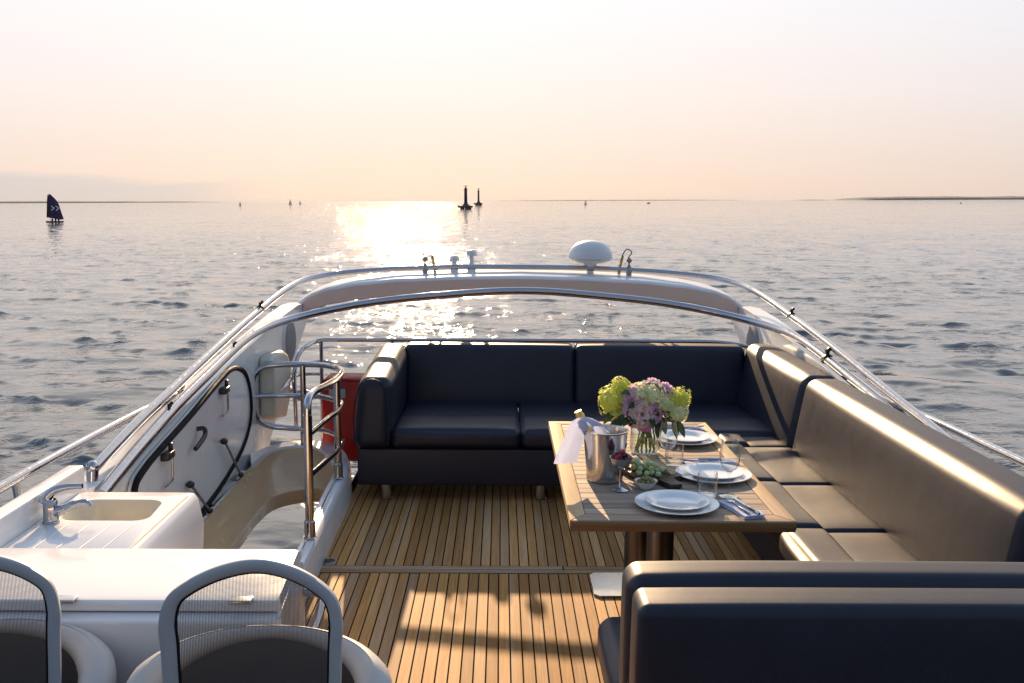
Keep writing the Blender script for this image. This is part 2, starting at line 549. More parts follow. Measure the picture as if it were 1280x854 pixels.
def tube(bm, path, r, seg=10, closed=False, caps=True, flat=None):
    """sweep a circle (or ellipse, flat=(ra, rb)) along path; r may be a list"""
    P = [Vector(p) for p in path]
    n = len(P)
    rs = r if isinstance(r, (list, tuple)) else [r] * n
    T = []
    for i in range(n):
        a = P[(i - 1) % n] if (closed or i > 0) else P[i]
        b = P[(i + 1) % n] if (closed or i < n - 1) else P[i]
        T.append((b - a).normalized())
    ref = Vector((0, 0, 1)) if abs(T[0].z) < .9 else Vector((0, 1, 0))
    N_ = (ref - T[0] * ref.dot(T[0])).normalized()
    rings = []
    for i in range(n):
        N_ = (N_ - T[i] * N_.dot(T[i])).normalized()
        B = T[i].cross(N_)
        ring = []
        for s in range(seg):
            a = 2 * math.pi * s / seg
            ra, rb = (rs[i], rs[i]) if not flat else flat
            ring.append(bm.verts.new(P[i] + N_ * math.cos(a) * ra + B * math.sin(a) * rb))
        rings.append(ring)
    m_ = n if closed else n - 1
    for i in range(m_):
        a, b = rings[i], rings[(i + 1) % n]
        for s in range(seg):
            bm.faces.new((a[s], a[(s + 1) % seg], b[(s + 1) % seg], b[s]))
    if caps and not closed:
        bm.faces.new(list(reversed(rings[0])))
        bm.faces.new(rings[-1])

def lathe(bm, prof, c=(0, 0, 0), seg=28, M=None):
    c = Vector(c)
    rings = []
    for (r, z) in prof:
        if r < 1e-6:
            p = Vector((0, 0, z))
            rings.append([bm.verts.new((M @ p if M else p) + c)])
        else:
            ring = []
            for s in range(seg):
                a = 2 * math.pi * s / seg
                p = Vector((r * math.cos(a), r * math.sin(a), z))
                ring.append(bm.verts.new((M @ p if M else p) + c))
            rings.append(ring)
    for a, b in zip(rings[:-1], rings[1:]):
        for s in range(seg):
            t = (s + 1) % seg
            if len(a) == 1 and len(b) == 1:
                continue
            if len(a) == 1:
                bm.faces.new((a[0], b[t], b[s]))
            elif len(b) == 1:
                bm.faces.new((a[s], a[t], b[0]))
            else:
                bm.faces.new((a[s], a[t], b[t], b[s]))

def prism(bm, poly, axis, lo, hi, bevel=0, seg=2):
    """extrude 2D polygon along axis ('x': (y,z), 'y': (x,z), 'z': (x,y))"""
    def p3(a, b, t):
        return {'x': (t, a, b), 'y': (a, t, b), 'z': (a, b, t)}[axis]
    A = [bm.verts.new(p3(a, b, lo)) for a, b in poly]
    B = [bm.verts.new(p3(a, b, hi)) for a, b in poly]
    fs = [bm.faces.new(A), bm.faces.new(list(reversed(B)))]
    n = len(poly)
    for i in range(n):
        fs.append(bm.faces.new((A[i], B[i], B[(i + 1) % n], A[(i + 1) % n])))
    if bevel:
        es = list({e for f_ in fs[:2] for e in f_.edges})
        bmesh.ops.bevel(bm, geom=es, offset=bevel, segments=seg, affect='EDGES', profile=.5)

def blob(bm, c, r, sub=2, sc=(1, 1, 1), jit=0):
    res = bmesh.ops.create_icosphere(bm, subdivisions=sub, radius=r)
    for v in res['verts']:
        v.co = Vector((v.co.x * sc[0], v.co.y * sc[1], v.co.z * sc[2]))
        if jit:
            v.co *= 1 + random.uniform(-jit, jit)
        v.co += Vector(c)

BOAT = []          # top-level things that heel with the boat

def finish(bm, name, mat, off=(0, 0, 0), angle=35):
    bmesh.ops.recalc_face_normals(bm, faces=bm.faces)
    o = Vector(off)
    for v in bm.verts:
        v.co -= o
    me = bpy.data.meshes.new(name)
    bm.to_mesh(me)
    bm.free()
    me.polygons.foreach_set('use_smooth', [True] * len(me.polygons))
    if angle:
        me.set_sharp_from_angle(angle=R(angle))
    me.materials.append(MATS[mat])
    return me

def tag(o, label, cat, group=None, kind=None):
    if label: o['label'] = label
    if cat: o['category'] = cat
    if group: o['group'] = group
    if kind: o['kind'] = kind

def thing(name, base, label, cat, group=None, kind=None, boat=True):
    o = bpy.data.objects.new(name, None)
    o.empty_display_size = .1
    o.location = base
    COL.objects.link(o)
    tag(o, label, cat, group, kind)
    if boat:
        BOAT.append(o)
    return o

def rootof(o):
    while o.parent:
        o = o.parent
    return o

def part(parent, name, bm, mat, label=None, angle=35):
    me = finish(bm, name, mat, rootof(parent).location, angle)
    o = bpy.data.objects.new(name, me)
    COL.objects.link(o)
    o.parent = parent
    if label: o['label'] = label
    return o

def single(name, bm, mat, base, label, cat, group=None, kind=None, boat=True, angle=35):
    me = finish(bm, name, mat, base, angle)
    o = bpy.data.objects.new(name, me)
    o.location = base
    COL.objects.link(o)
    tag(o, label, cat, group, kind)
    if boat:
        BOAT.append(o)
    return o

def copy_tree(o, parent=None):
    c = o.copy()
    COL.objects.link(c)
    c.parent = parent
    if parent is None:
        BOAT.append(c)
    for ch in list(o.children):
        copy_tree(ch, c)
    return c

nb = bmesh.new
MID = 0.15                        # boat centreline
def mir(x):
    return 2 * MID - x

# ------------------------------------------------------------------ the sea
def build_sea():
    fine = np.linspace(-36, 36, 620)
    coarse = np.concatenate([np.linspace(38, 322, 90)])
    ang = np.radians(np.concatenate([fine, coarse]))
    na = len(ang)
    rad = [7.0]
    while rad[-1] < 1500:
        rad.append(rad[-1] * (1.0040 if rad[-1] < 130 else 1.0056) + .002)
    while rad[-1] < 26000:
        rad.append(rad[-1] * 1.25)
    rad = np.array(rad)
    nr = len(rad)
    RR, AA = np.meshgrid(rad, ang, indexing='ij')
    X = RR * np.sin(AA); Y = RR * np.cos(AA)
    Z = np.zeros_like(X); DX = np.zeros_like(X); DY = np.zeros_like(X)
    dr, dt = RR * .0045 + .002, RR * np.radians(.117)
    ur, ut = np.sin(AA), np.cos(AA)
    wind = R(196)
    env = np.zeros_like(X)
    for i in range(12):
        lam = math.exp(rng.uniform(math.log(2.2), math.log(9)))
        th = wind + rng.normal(0, .30)
        env += np.cos(2 * math.pi / lam * (X * math.sin(th) + Y * math.cos(th)) + rng.uniform(0, 6.3))
    env = np.clip((env / 2.45 + .02) * .95, .10, 1.3)
    for i in range(84):
        lam = math.exp(rng.uniform(math.log(.32), math.log(5)))
        th = wind + rng.normal(0, .42 if i % 4 else 1.1)
        kx, ky = math.sin(th), math.cos(th)
        k = 2 * math.pi / lam
        slope = .046 if lam < 1.8 else .024
        if lam > 4: slope *= .62
        A = slope / k
        ph = rng.uniform(0, 2 * math.pi)
        g = env if lam < 1.8 else .85
        cr = np.abs(kx * ur + ky * ut) + 1e-6          # share of the wave's travel along / across the grid rays
        ct = np.sqrt(np.clip(1 - cr * cr, 1e-9, 1))
        res = np.minimum(lam / (cr * dr), lam / (ct * dt))
        w = np.clip((res - 2.2) / 2.0, 0, 1) * g
        arg = k * (X * kx + Y * ky) + ph
        Z += A * w * np.cos(arg)
        DX -= .75 * A * w * kx * np.sin(arg)
        DY -= .75 * A * w * ky * np.sin(arg)
    fade = np.clip((1500 - RR) / 700, 0, 1) * np.where(np.abs(((AA + math.pi) % (2 * math.pi)) - math.pi) < R(35.5), 1, 0)
    co = np.stack([X + DX * fade, Y + DY * fade, Z * fade + SEA_Z], -1).reshape(-1, 3)
    # centre point closes the disc
    co = np.concatenate([co, [[0, 0, SEA_Z]]])
    idx = np.arange(nr * na).reshape(nr, na)
    nxt = np.roll(idx, -1, axis=1)
    quads = np.stack([idx[:-1], nxt[:-1], nxt[1:], idx[1:]], -1).reshape(-1, 4)
    c = len(co) - 1
    tris = [(c, int(nxt[0, j]), int(idx[0, j])) for j in range(na)]
    nq = len(quads)
    me = bpy.data.meshes.new('sea')
    me.vertices.add(len(co)); me.vertices.foreach_set('co', co.astype(np.float32).ravel())
    loops = np.concatenate([quads.ravel(), np.array(tris).ravel()]).astype(np.int32)
    me.loops.add(len(loops)); me.loops.foreach_set('vertex_index', loops)
    me.polygons.add(nq + len(tris))
    starts = np.concatenate([np.arange(nq) * 4, nq * 4 + np.arange(len(tris)) * 3]).astype(np.int32)
    me.polygons.foreach_set('loop_start', starts)
    me.update(calc_edges=True)
    me.polygons.foreach_set('use_smooth', [True] * len(me.polygons))
    me.validate()
    # normals must point up
    if me.polygons[0].normal.z < 0:
        me.flip_normals()
    me.materials.append(MATS['sea_water'])
    o = bpy.data.objects.new('sea', me)
    COL.objects.link(o)
    o['kind'] = 'structure'
build_sea()

# ------------------------------------------------------------------ deck: caulked teak planks
deck_bm = nb()
box(deck_bm, (-1.0, 4.05, -.10), (1.95, 7.4, -.006))
box(deck_bm, (-1.62, 1.0, -.10), (1.95, 4.05, -.006))
deck = single('deck', deck_bm, 'caulk', (0, 4, 0), 'dark caulked base of the teak flybridge deck', None, kind='structure')
del deck['label']
def plank_mesh(w, l, axis, mat):
    bm = nb()
    if axis == 'Y':
        box(bm, (-w / 2, -l / 2, -.006), (w / 2, l / 2, 0), .0005, 1)
    else:
        box(bm, (-l / 2, -w / 2, -.006), (l / 2, w / 2, 0), .0005, 1)
    return finish(bm, 'plank', mat)
PW, PITCHW = .0435, .0495
def plank(me, x, y, dz=0.0):
    o = bpy.data.objects.new('plank', me)
    COL.objects.link(o)
    o.parent = deck
    o.location = (x, y - 4, dz)
aft_me = plank_mesh(PW, 2.40, 'Y', 'deck_teak')
fore_me = plank_mesh(PW, 3.60, 'Y', 'deck_teak')
cross_me = plank_mesh(.046, 1.27, 'X', 'deck_teak_cross')
cross2_me = plank_mesh(.040, 1.27, 'X', 'deck_teak_cross')
x = -.955 + PITCHW / 2
while x < 1.94:
    plank(aft_me, x, 4.885 + 1.20, random.uniform(-.0008, .0008))
    x += PITCHW
x = -1.06 + PITCHW / 2
while x < 1.94:
    plank(fore_me, x, 4.772 - 1.80, random.uniform(-.0008, .0008))
    x += PITCHW
for i, x in enumerate((-.30 - .02, .97 - .012)):
    plank(cross_me, x - .012, 4.857)
    plank(cross2_me, x + (-.012 if i else 0), 4.808)
# round deck filler cap by the stair surround
cap = thing('deck_cap', (-.90, 4.93, 0), 'small round black filler cap set in the teak by the stair surround', 'deck cap')
bm = nb(); lathe(bm, [(0, .004), (.030, .005), (.034, .003), (.034, -.004)], (-.90, 4.93, .0), 24); part(cap, 'cap', bm, 'black_plastic')
bm = nb(); lathe(bm, [(.034, .001), (.036, .006), (.044, .006), (.047, .001)], (-.90, 4.93, .0), 24); part(cap, 'rim', bm, 'dark_steel')

# ------------------------------------------------------------------ the yacht's mouldings
yacht = thing('yacht', (MID, 6, 0), 'white moulded yacht flybridge with swept side coamings and radar arch', 'yacht')
TOP = [(2.0, .735), (3.0, .735), (3.9, .70), (4.35, .70), (4.9, .765), (6.2, .885), (7.5, .985), (8.0, 1.005), (8.3, .99), (8.6, .95)]
AFT = [(8.66, .90), (8.5, .88), (8.33, .86), (8.04, .700), (7.4, .407), (6.93, .19), (6.80, -.05)]
side_poly = TOP + AFT + [(4.2, -.12), (2.0, -.12)]
for s in (-1, 1):
    bm = nb()
    xi = MID + s * 1.80
    prism(bm, side_poly, 'x', min(xi, xi + s * .13), max(xi, xi + s * .13), .03, 4)
    part(yacht, 'coaming', bm, 'gelcoat')
# radar arch: lofted beam
def lerp_tab(tab, x):
    for (a, b), (c, d) in zip(tab[:-1], tab[1:]):
        if x <= c:
            t = (x - a) / (c - a)
            t = t * t * (3 - 2 * t) * .35 + t * .65
            return b + (d - b) * t
    return tab[-1][1]
UPP = [(0, 1.237), (.45, 1.229), (1.0, 1.206), (1.35, 1.172), (1.58, 1.132), (1.74, 1.078), (1.84, 1.01)]
LOW = [(0, 1.108), (.45, 1.100), (1.0, 1.072), (1.35, 1.036), (1.58, .995), (1.74, .950), (1.84, .90)]
bm = nb()
rings = []
NX = 64
for i in range(NX + 1):
    u = -1.84 + 3.68 * i / NX
    a = abs(u)
    zt, zb = lerp_tab(UPP, a), lerp_tab(LOW, a)
    x = MID + u
    sec = [(8.20, zb), (8.185, zb + .02), (8.185, zt - .02), (8.195, zt - .006), (8.22, zt + .004), (8.45, zt + .020), (8.72, zt + .022), (8.80, zt + .008), (8.84, zt - .03), (8.80, zb + .02), (8.76, zb)]
    rings.append([bm.verts.new((x, y, z)) for y, z in sec])
for a, b in zip(rings[:-1], rings[1:]):
    n = len(a)
    for j in range(n):
        bm.faces.new((a[j], a[(j + 1) % n], b[(j + 1) % n], b[j]))
bm.faces.new(rings[0]); bm.faces.new(list(reversed(rings[-1])))
part(yacht, 'radar_arch', bm, 'gelcoat', angle=40)
bm = nb()  # strip added over the arch front to carry the water's warm glow as colour
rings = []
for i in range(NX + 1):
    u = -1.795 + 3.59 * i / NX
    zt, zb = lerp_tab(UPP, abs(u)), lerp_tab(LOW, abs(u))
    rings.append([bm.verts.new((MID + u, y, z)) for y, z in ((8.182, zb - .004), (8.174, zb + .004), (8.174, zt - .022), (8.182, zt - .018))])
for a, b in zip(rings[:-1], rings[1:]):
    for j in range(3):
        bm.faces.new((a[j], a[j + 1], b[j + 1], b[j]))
part(yacht, 'arch_bounce_band', bm, 'arch_bounce', 'front band of the radar arch with warm bounced light put into its colour')
# grille slot in the arch front, oval speakers on the inner side faces
for s in (-1, 1):
    xi = MID + s * 1.80
    M = Matrix.Rotation(R(-90 * s), 4, 'Y')
    def ov(rs, z0, z1, name, mat, par):
        b2 = nb()
        lathe(b2, [(0, z1), (rs * .8, z1 * .96), (rs, z0)], (0, 0, 0), 32, M)
        for v in b2.verts:
            v.co.y *= 1.05
            v.co.z *= .95
            v.co += Vector((xi - s * .001, 7.62, .765))
        return part(par, name, b2, mat)
    sp = ov(.200, 0, .014, 'speaker', 'gelcoat_matt', yacht)
    ov(.172, .012, .026, 'speaker_grille', 'speaker_cloth', sp)
# stair surround: raised rim round the stair opening
def plan_loop(right, arc, left):
    return right + arc + left
rim_out = spline([(-.925, 4.15, 0), (-.93, 4.6, 0), (-.945, 5.5, 0), (-.952, 6.02, 0), (-1.00, 6.30, 0), (-1.075, 6.50, 0), (-1.21, 6.67, 0), (-1.39, 6.70, 0), (-1.55, 6.58, 0), (-1.648, 6.36, 0)], 6)
rim_in = spline([(-1.0, 4.15, 0), (-1.005, 4.6, 0), (-1.035, 5.5, 0), (-1.05, 6.03, 0), (-1.085, 6.17, 0), (-1.14, 6.31, 0), (-1.255, 6.49, 0), (-1.41, 6.525, 0), (-1.53, 6.39, 0), (-1.575, 6.08, 0)], 6)
bm = nb()
def rz(y):
    return .165 + .03 * max(0, (y - 4.5)) / 1.5
secs = []
for o_, i_ in zip(rim_out, rim_in):
    d = (o_ - i_).normalized()
    z = rz(o_.y)
    secs.append([bm.verts.new(Vector((*(o_ + d * .014).xy, -.02))), bm.verts.new(Vector((*(o_ + d * .006).xy, z - .03))), bm.verts.new(Vector((*(o_ - d * .004).xy, z - .008))), bm.verts.new(Vector((*(o_ - d * .016).xy, z))),
                 bm.verts.new(Vector((*(i_ + d * .010).xy, z))), bm.verts.new(Vector((*i_.xy, z - .012))), bm.verts.new(Vector((*(i_ + d * .012).xy, -.10)))])
for a, b in zip(secs[:-1], secs[1:]):
    for j in range(len(a) - 1):
        bm.faces.new((a[j], a[j + 1], b[j + 1], b[j]))
    bm.faces.new((a[-1], a[0], b[0], b[-1]))
bm.faces.new(secs[0]); bm.faces.new(list(reversed(secs[-1])))
surround = part(yacht, 'stair_surround', bm, 'gelcoat', angle=40)
# well flange inside the opening (left and far side), bounced sun painted into its tan
lip = spline([(-1.035, 5.95, 0), (-1.05, 6.05, 0), (-1.085, 6.17, 0), (-1.14, 6.31, 0), (-1.255, 6.485, 0), (-1.41, 6.52, 0), (-1.53, 6.385, 0), (-1.578, 6.08, 0), (-1.572, 5.75, 0), (-1.565, 5.1, 0), (-1.56, 4.4, 0)], 7)
bot = spline([(-1.06, 6.02, 0), (-1.08, 6.10, 0), (-1.10, 6.16, 0), (-1.14, 6.21, 0), (-1.20, 6.235, 0), (-1.30, 6.20, 0), (-1.42, 6.07, 0), (-1.465, 5.78, 0), (-1.462, 5.45, 0), (-1.458, 5.0, 0), (-1.455, 4.4, 0)], 7)
bm = nb()
secs = []
for l_, b_ in zip(lip, bot):
    z = rz(l_.y) - .012
    out = (l_ - b_); out.z = 0
    od = out.normalized()
    pts = [Vector((*(l_ + od * .006).xy, z + .004)), Vector((*l_.xy, z - .01)), Vector((*l_.lerp(b_, .30).xy, z - .085)), Vector((*l_.lerp(b_, .60).xy, .055)), Vector((*l_.lerp(b_, .92).xy, .012)), Vector((*b_.xy, .004)), Vector((*b_.xy, -.012)), Vector((*(b_ + od * .05).xy, -.10)), Vector((*(l_ + od * .02).xy, -.10))]
    secs.append([bm.verts.new(p) for p in pts])
for a, b in zip(secs[:-1], secs[1:]):
    for j in range(len(a) - 1):
        bm.faces.new((a[j], a[j + 1], b[j + 1], b[j]))
part(yacht, 'stair_well', bm, 'well_gelcoat', angle=50)
# stainless track between the lid hinge and the well
bm = nb(); box(bm, (-1.648, 4.2, .10), (-1.578, 6.05, .172), .006); track = part(yacht, 'hinge_track', bm, 'gelcoat_matt')
for k, yy in enumerate((4.75, 5.3, 5.85)):
    bm = nb()
    box(bm, (-1.615, yy - .04, .171), (-1.585, yy + .04, .180), .002)
    tube(bm, [(-1.62, yy - .05, .182), (-1.62, yy + .05, .182)], .008, 8)
    part(track, 'hinge', bm, 'chrome')
bm = nb(); box(bm, (-1.602, 4.3, .1715), (-1.590, 6.0, .1755)); part(track, 'track_strip', bm, 'brushed_steel')
bm = nb()
rail = [(o_ * .42 + i_ * .58) for o_, i_ in zip(rim_out, rim_in)][:30]
tube(bm, [Vector((p.x, p.y, rz(p.y) + .0015)) for p in rail], .004, 6)
part(surround, 'rim_strip', bm, 'brushed_steel')

# hatch lid leaning open against the side coaming
lid_pts = [(4.20, .10), (4.20, .50), (4.235, .60), (4.32, .638), (5.05, .745), (5.60, .828), (5.80, .848), (5.98, .828), (6.14, .765), (6.225, .66), (6.25, .52), (6.19, .42), (6.05, .335), (5.72, .255), (5.30, .20), (4.6, .18), (4.30, .17)]
lid_loop = [(p.x, p.y) for p in spline([(a, b, 0) for a, b in lid_pts[1:-1]], 5)]
bm = nb(); prism(bm, lid_loop, 'x', -1.645, -1.612, .008, 2)
hatch = part(yacht, 'stair_hatch', bm, 'gelcoat', 'white hatch lid with black rubber edge, latches and gas struts')
bm = nb(); tube(bm, [(-1.612, a, b) for a, b in lid_loop], .0155, 8, closed=True); part(hatch, 'gasket', bm, 'rubber')
def latch(y, z):
    bm = nb()
    box(bm, (-1.612, y - .05, z - .016), (-1.572, y + .05, z + .020), .006)
    box(bm, (-1.600, y + .028, z + .015), (-1.580, y + .045, z + .055), .004)
    part(hatch, 'latch', bm, 'black_plastic')
    bm = nb()
    tube(bm, fillet([(-1.585, y + .035, z - .01), (-1.585, y + .035, z - .125), (-1.59, y - .06, z - .135)], .012), .006, 8)
    part(hatch, 'latch_rod', bm, 'dark_steel')
latch(5.60, .765); latch(4.61, .640)
bm = nb()
tube(bm, spline([(-1.61, 5.13, .650), (-1.575, 5.135, .650), (-1.565, 5.12, .628), (-1.565, 5.03, .600), (-1.57, 4.96, .585)], 5), .0125, 10)
part(hatch, 'handle', bm, 'black_plastic')
for (y0, z0, y1, z1) in ((5.55, .475, 5.83, .205), (4.92, .405, 5.18, .19)):
    bm = nb()
    tube(bm, [(-1.585, y0, z0), (-1.575, y1, z1)], .007, 8)
    part(hatch, 'gas_strut', bm, 'dark_steel')
    bm = nb()
    blob(bm, (-1.59, y0, z0 + .005), .022, 2, (1, 1.2, .9))
    part(hatch, 'strut_mount', bm, 'black_plastic')
    bm = nb()
    blob(bm, (-1.575, y1, z1), .018, 2)
    part(hatch, 'strut_mount', bm, 'black_plastic')

# cream padded case on the side face behind the stair railing
case = thing('buoy_case', (-1.60, 6.90, .33), 'cream padded case fixed to the side behind the stair railing', 'case')
bm = nb()
poly = [(6.62, .40), (6.66, .36), (7.02, .30), (7.16, .42), (7.20, .66), (7.10, .75), (6.98, .79), (6.68, .80), (6.63, .77)]
prism(bm, poly, 'x', -1.648, -1.545, .03, 3)
part(case, 'case_body', bm, 'cream_vinyl')
bm = nb(); tube(bm, fillet([(-1.56, 7.17, .60), (-1.52, 7.19, .56), (-1.52, 7.18, .48), (-1.56, 7.16, .45)], .02), .008, 8); part(case, 'strap', bm, 'brass')

# ------------------------------------------------------------------ rails and hoops
def hoop(name, pts, r, base, label):
    t = thing(name, base, label, 'hoop')
    bm = nb(); tube(bm, pts, r, 14)
    part(t, 'tube', bm, 'chrome')
    return t
def both(pts):
    """mirror a half path (left end first, ending near the centre)"""
    return pts + [(mir(x), y, z) for x, y, z in reversed(pts)]
half = [(-1.69, 3.99, .745), (-1.70, 4.5, .815), (-1.70, 4.95, .868), (-1.70, 5.6, .945), (-1.70, 6.3, 1.022), (-1.70, 6.9, 1.078), (-1.70, 7.45, 1.128), (-1.68, 7.85, 1.165), (-1.62, 8.15, 1.196), (-1.47, 8.36, 1.222), (-1.22, 8.46, 1.246), (-.85, 8.50, 1.270), (-.35, 8.50, 1.287)]
rear = hoop('canopy_hoop', spline(both(half), 7), .0235, (MID, 8.5, 0), 'long chrome canopy hoop lying over the top of the radar arch')
half2 = [(-1.63, 3.9, .66), (-1.645, 4.35, .728), (-1.655, 4.95, .812), (-1.66, 5.6, .880), (-1.665, 6.2, .937), (-1.655, 6.55, .962), (-1.60, 6.88, .985), (-1.47, 7.13, 1.010), (-1.20, 7.30, 1.060), (-.85, 7.37, 1.112), (-.40, 7.40, 1.155), (.0, 7.40, 1.184)]
front = hoop('canopy_hoop', spline(both(half2), 7), .028, (MID, 7.4, 0), 'chrome canopy hoop crossing in front of the radar arch, nearer and lower')
def fitting(t, p, mat='black_plastic', s=1.0, name='clamp'):
    bm = nb()
    p = Vector(p)
    lathe(bm, [(.0, -.03 * s), (.026 * s, -.03 * s), (.028 * s, 0), (.026 * s, .03 * s), (0, .03 * s)], p, 12, Matrix.Rotation(R(78), 4, 'X'))
    box(bm, p + Vector((-.010, -.018, .0)) * s, p + Vector((.010, .018, .055)) * s, .003)
    blob(bm, p + Vector((.012, .0, .055)) * s, .014 * s, 1)
    part(t, name, bm, mat)
fitting(rear, (-1.70, 6.95, 1.085), s=.9)
fitting(rear, (mir(-1.70), 6.85, 1.075), s=.9)
fitting(front, (mir(-1.662), 5.95, .915), s=1.1)
fitting(front, (-1.655, 4.85, .800), s=.8)
fitting(front, (-1.664, 6.10, .930), s=.7)
bm = nb()
tube(bm, [(-1.69, 3.99, .752), (-1.69, 3.98, .70), (-1.685, 3.96, .60)], .024, 12); blob(bm, (-1.69, 3.985, .756), .027, 2)
part(rear, 'foot', bm, 'chrome')
bm = nb(); tube(bm, [(mir(-1.69), 3.99, .752), (mir(-1.69), 3.98, .70), (mir(-1.685), 3.96, .60)], .024, 12); part(rear, 'foot', bm, 'chrome')
# cleats on the side coaming
cl = thing('cleat', (-1.74, 5.30, .86), 'small chrome fitting on the coaming top under the hoop', 'cleat')
bm = nb(); blob(bm, (-1.74, 5.28, .845), .05, 2, (.55, 1.5, .42)); tube(bm, [(-1.74, 5.28, .81), (-1.74, 5.28, .845)], .018, 8); part(cl, 'cleat_body', bm, 'chrome')

def guard(s, label):
    X = lambda u: MID + s * u
    t = thing('guard_rail', (X(1.95), 3.6, 0), label, 'guard rail')
    pts = [(X(1.95), 1.6, .800), (X(1.95), 2.6, .815), (X(1.95), 3.55, .822), (X(1.95), 4.2, .815), (X(1.94), 5.0, .800), (X(1.90), 5.5, .79), (X(1.83), 5.85, .785)]
    bm = nb(); tube(bm, spline(pts, 6), .019, 12); part(t, 'rail', bm, 'chrome')
    for y0 in (2.2, 3.57):
        bm = nb(); tube(bm, [(X(1.95), y0, .81), (X(1.93), y0 + .02, .55), (X(1.9), y0 + .02, .30)], .016, 10); part(t, 'post', bm, 'chrome')
guard(-1, 'chrome guard rail outside the coaming beside the sink')
guard(1, 'chrome guard rail outside the long leather backrest')

# aft rail behind the sofa
aft = thing('aft_rail', (MID, 7.2, 0), 'chrome rail running along behind the back sofa', 'rail')
bm = nb()
pts = fillet([(-1.50, 7.10, .20), (-1.52, 7.16, .60), (-1.50, 7.22, .74), (-1.37, 7.22, .832), (.0, 7.22, .838), (1.6, 7.22, .838), (1.86, 7.18, .80), (1.90, 7.1, .60)], .12, 6)
tube(bm, pts, .015, 12); part(aft, 'top_bar', bm, 'chrome')
for xx, y0 in ((-1.33, 7.22), (-.81, 7.22), (.165, 7.22), (1.14, 7.22)):
    bm = nb(); tube(bm, [(xx, y0, .835), (xx, y0, -.02)], .014, 10); part(aft, 'post', bm, 'chrome')
bm = nb(); tube(bm, fillet([(-1.33, 7.22, .58), (-1.50, 7.2, .58), (-1.53, 6.95, .56), (-1.55, 6.8, .50)], .08), .012, 10); part(aft, 'mid_bar', bm, 'chrome')
bm = nb(); tube(bm, fillet([(-1.36, 7.24, .828), (-1.45, 6.95, .78), (-1.47, 6.88, .60), (-1.46, 6.9, .45), (-1.33, 7.2, .43)], .1), .013, 10); part(aft, 'gate_bar', bm, 'chrome')
# stair railing
st = thing('stair_railing', (-1.15, 5.8, .18), 'curved chrome railing with three bars round the stair opening', 'railing')
def post(x, y, z0, z1, r=.022):
    bm = nb(); tube(bm, [(x, y, z0), (x, y, z1)], r, 12)
    p = part(st, 'post', bm, 'chrome')
    bm = nb(); lathe(bm, [(r, .09), (r + .006, .085), (r + .006, .005), (r + .010, 0), (0, 0)], (x, y, z0), 16); part(p, 'foot_sleeve', bm, 'chrome')
post(-.965, 4.80, .175, .80)
post(-.985, 5.80, .20, .815, .021)
post(-1.345, 6.60, .20, .752, .019)
def bar(z1, z2, z3, name, end, curl=False):
    pts = []
    if curl:
        pts = [(-.965, 4.80, .79), (-.965, 4.81, .86), (-.963, 4.87, .885)]
    else:
        pts = [(-.965, 4.80, z1)]
    pts += [(-.962, 5.3, (z1 + z2) / 2 + .003), (-.972, 5.75, z2), (-.995, 6.02, z2 - .008), (-1.08, 6.35, z3 + .02), (-1.20, 6.53, z3 + .008), (-1.345, 6.60, z3)]
    pts += end
    bm = nb(); tube(bm, spline(pts, 7), .0195 if curl else .0165, 12); part(st, name, bm, 'chrome')
bar(.885, .815, .752, 'top_bar', [(-1.50, 6.60, .748), (-1.60, 6.58, .735), (-1.655, 6.55, .69), (-1.672, 6.54, .60), (-1.672, 6.54, .47), (-1.65, 6.55, .385), (-1.58, 6.58, .335), (-1.48, 6.60, .318), (-1.345, 6.60, .308)], True)
bar(.70, .62, .537, 'mid_bar', [(-1.5, 6.60, .538), (-1.668, 6.545, .541)])
bar(.49, .385, .308, 'low_bar', [])

# ------------------------------------------------------------------ gear on the arch
AZ = 1.255
rd = thing('radar_dome', (.745, 8.52, AZ), 'white half-dome radar on a short post above the arch', 'radar')
bm = nb(); lathe(bm, [(.188, 1.362), (.188, 1.392), (.180, 1.425), (.160, 1.460), (.130, 1.490), (.090, 1.510), (.045, 1.521), (0, 1.524)], (.745, 8.52, 0), 40); part(rd, 'dome', bm, 'gelcoat_matt')
bm = nb(); lathe(bm, [(.188, 1.3615), (.184, 1.356), (.12, 1.335), (.06, 1.325), (.045, 1.30), (.03, 1.295), (.03, AZ - .02), (.06, AZ - .02), (.06, AZ - .03)], (.745, 8.52, 0), 40); part(rd, 'base', bm, 'gelcoat_matt')
bm = nb(); lathe(bm, [(.1885, 1.360), (.191, 1.362), (.191, 1.366), (.1885, 1.368)], (.745, 8.52, 0), 40); part(rd, 'seam', bm, 'brushed_steel')
for (gx, top, rr, lab) in ((-.416, 1.388, .041, 'smaller white mushroom antenna on the arch'), (-.27, 1.437, .045, 'taller white mushroom antenna on the arch')):
    g = thing('antenna', (gx, 8.5, AZ), lab, 'antenna', 'mushroom antennas on the arch')
    bm = nb(); lathe(bm, [(0, top), (rr * .6, top - .003), (rr * .92, top - .014), (rr, top - .035), (rr * .98, top - .052), (0, top - .054)], (gx, 8.5, 0), 24); part(g, 'cap', bm, 'gelcoat_matt')
    bm = nb(); lathe(bm, [(rr * .42, top - .05), (rr * .40, AZ + .02), (rr * .8, AZ + .01), (rr * .85, AZ - .03)], (gx, 8.5, 0), 18); part(g, 'stem', bm, 'gelcoat_matt')
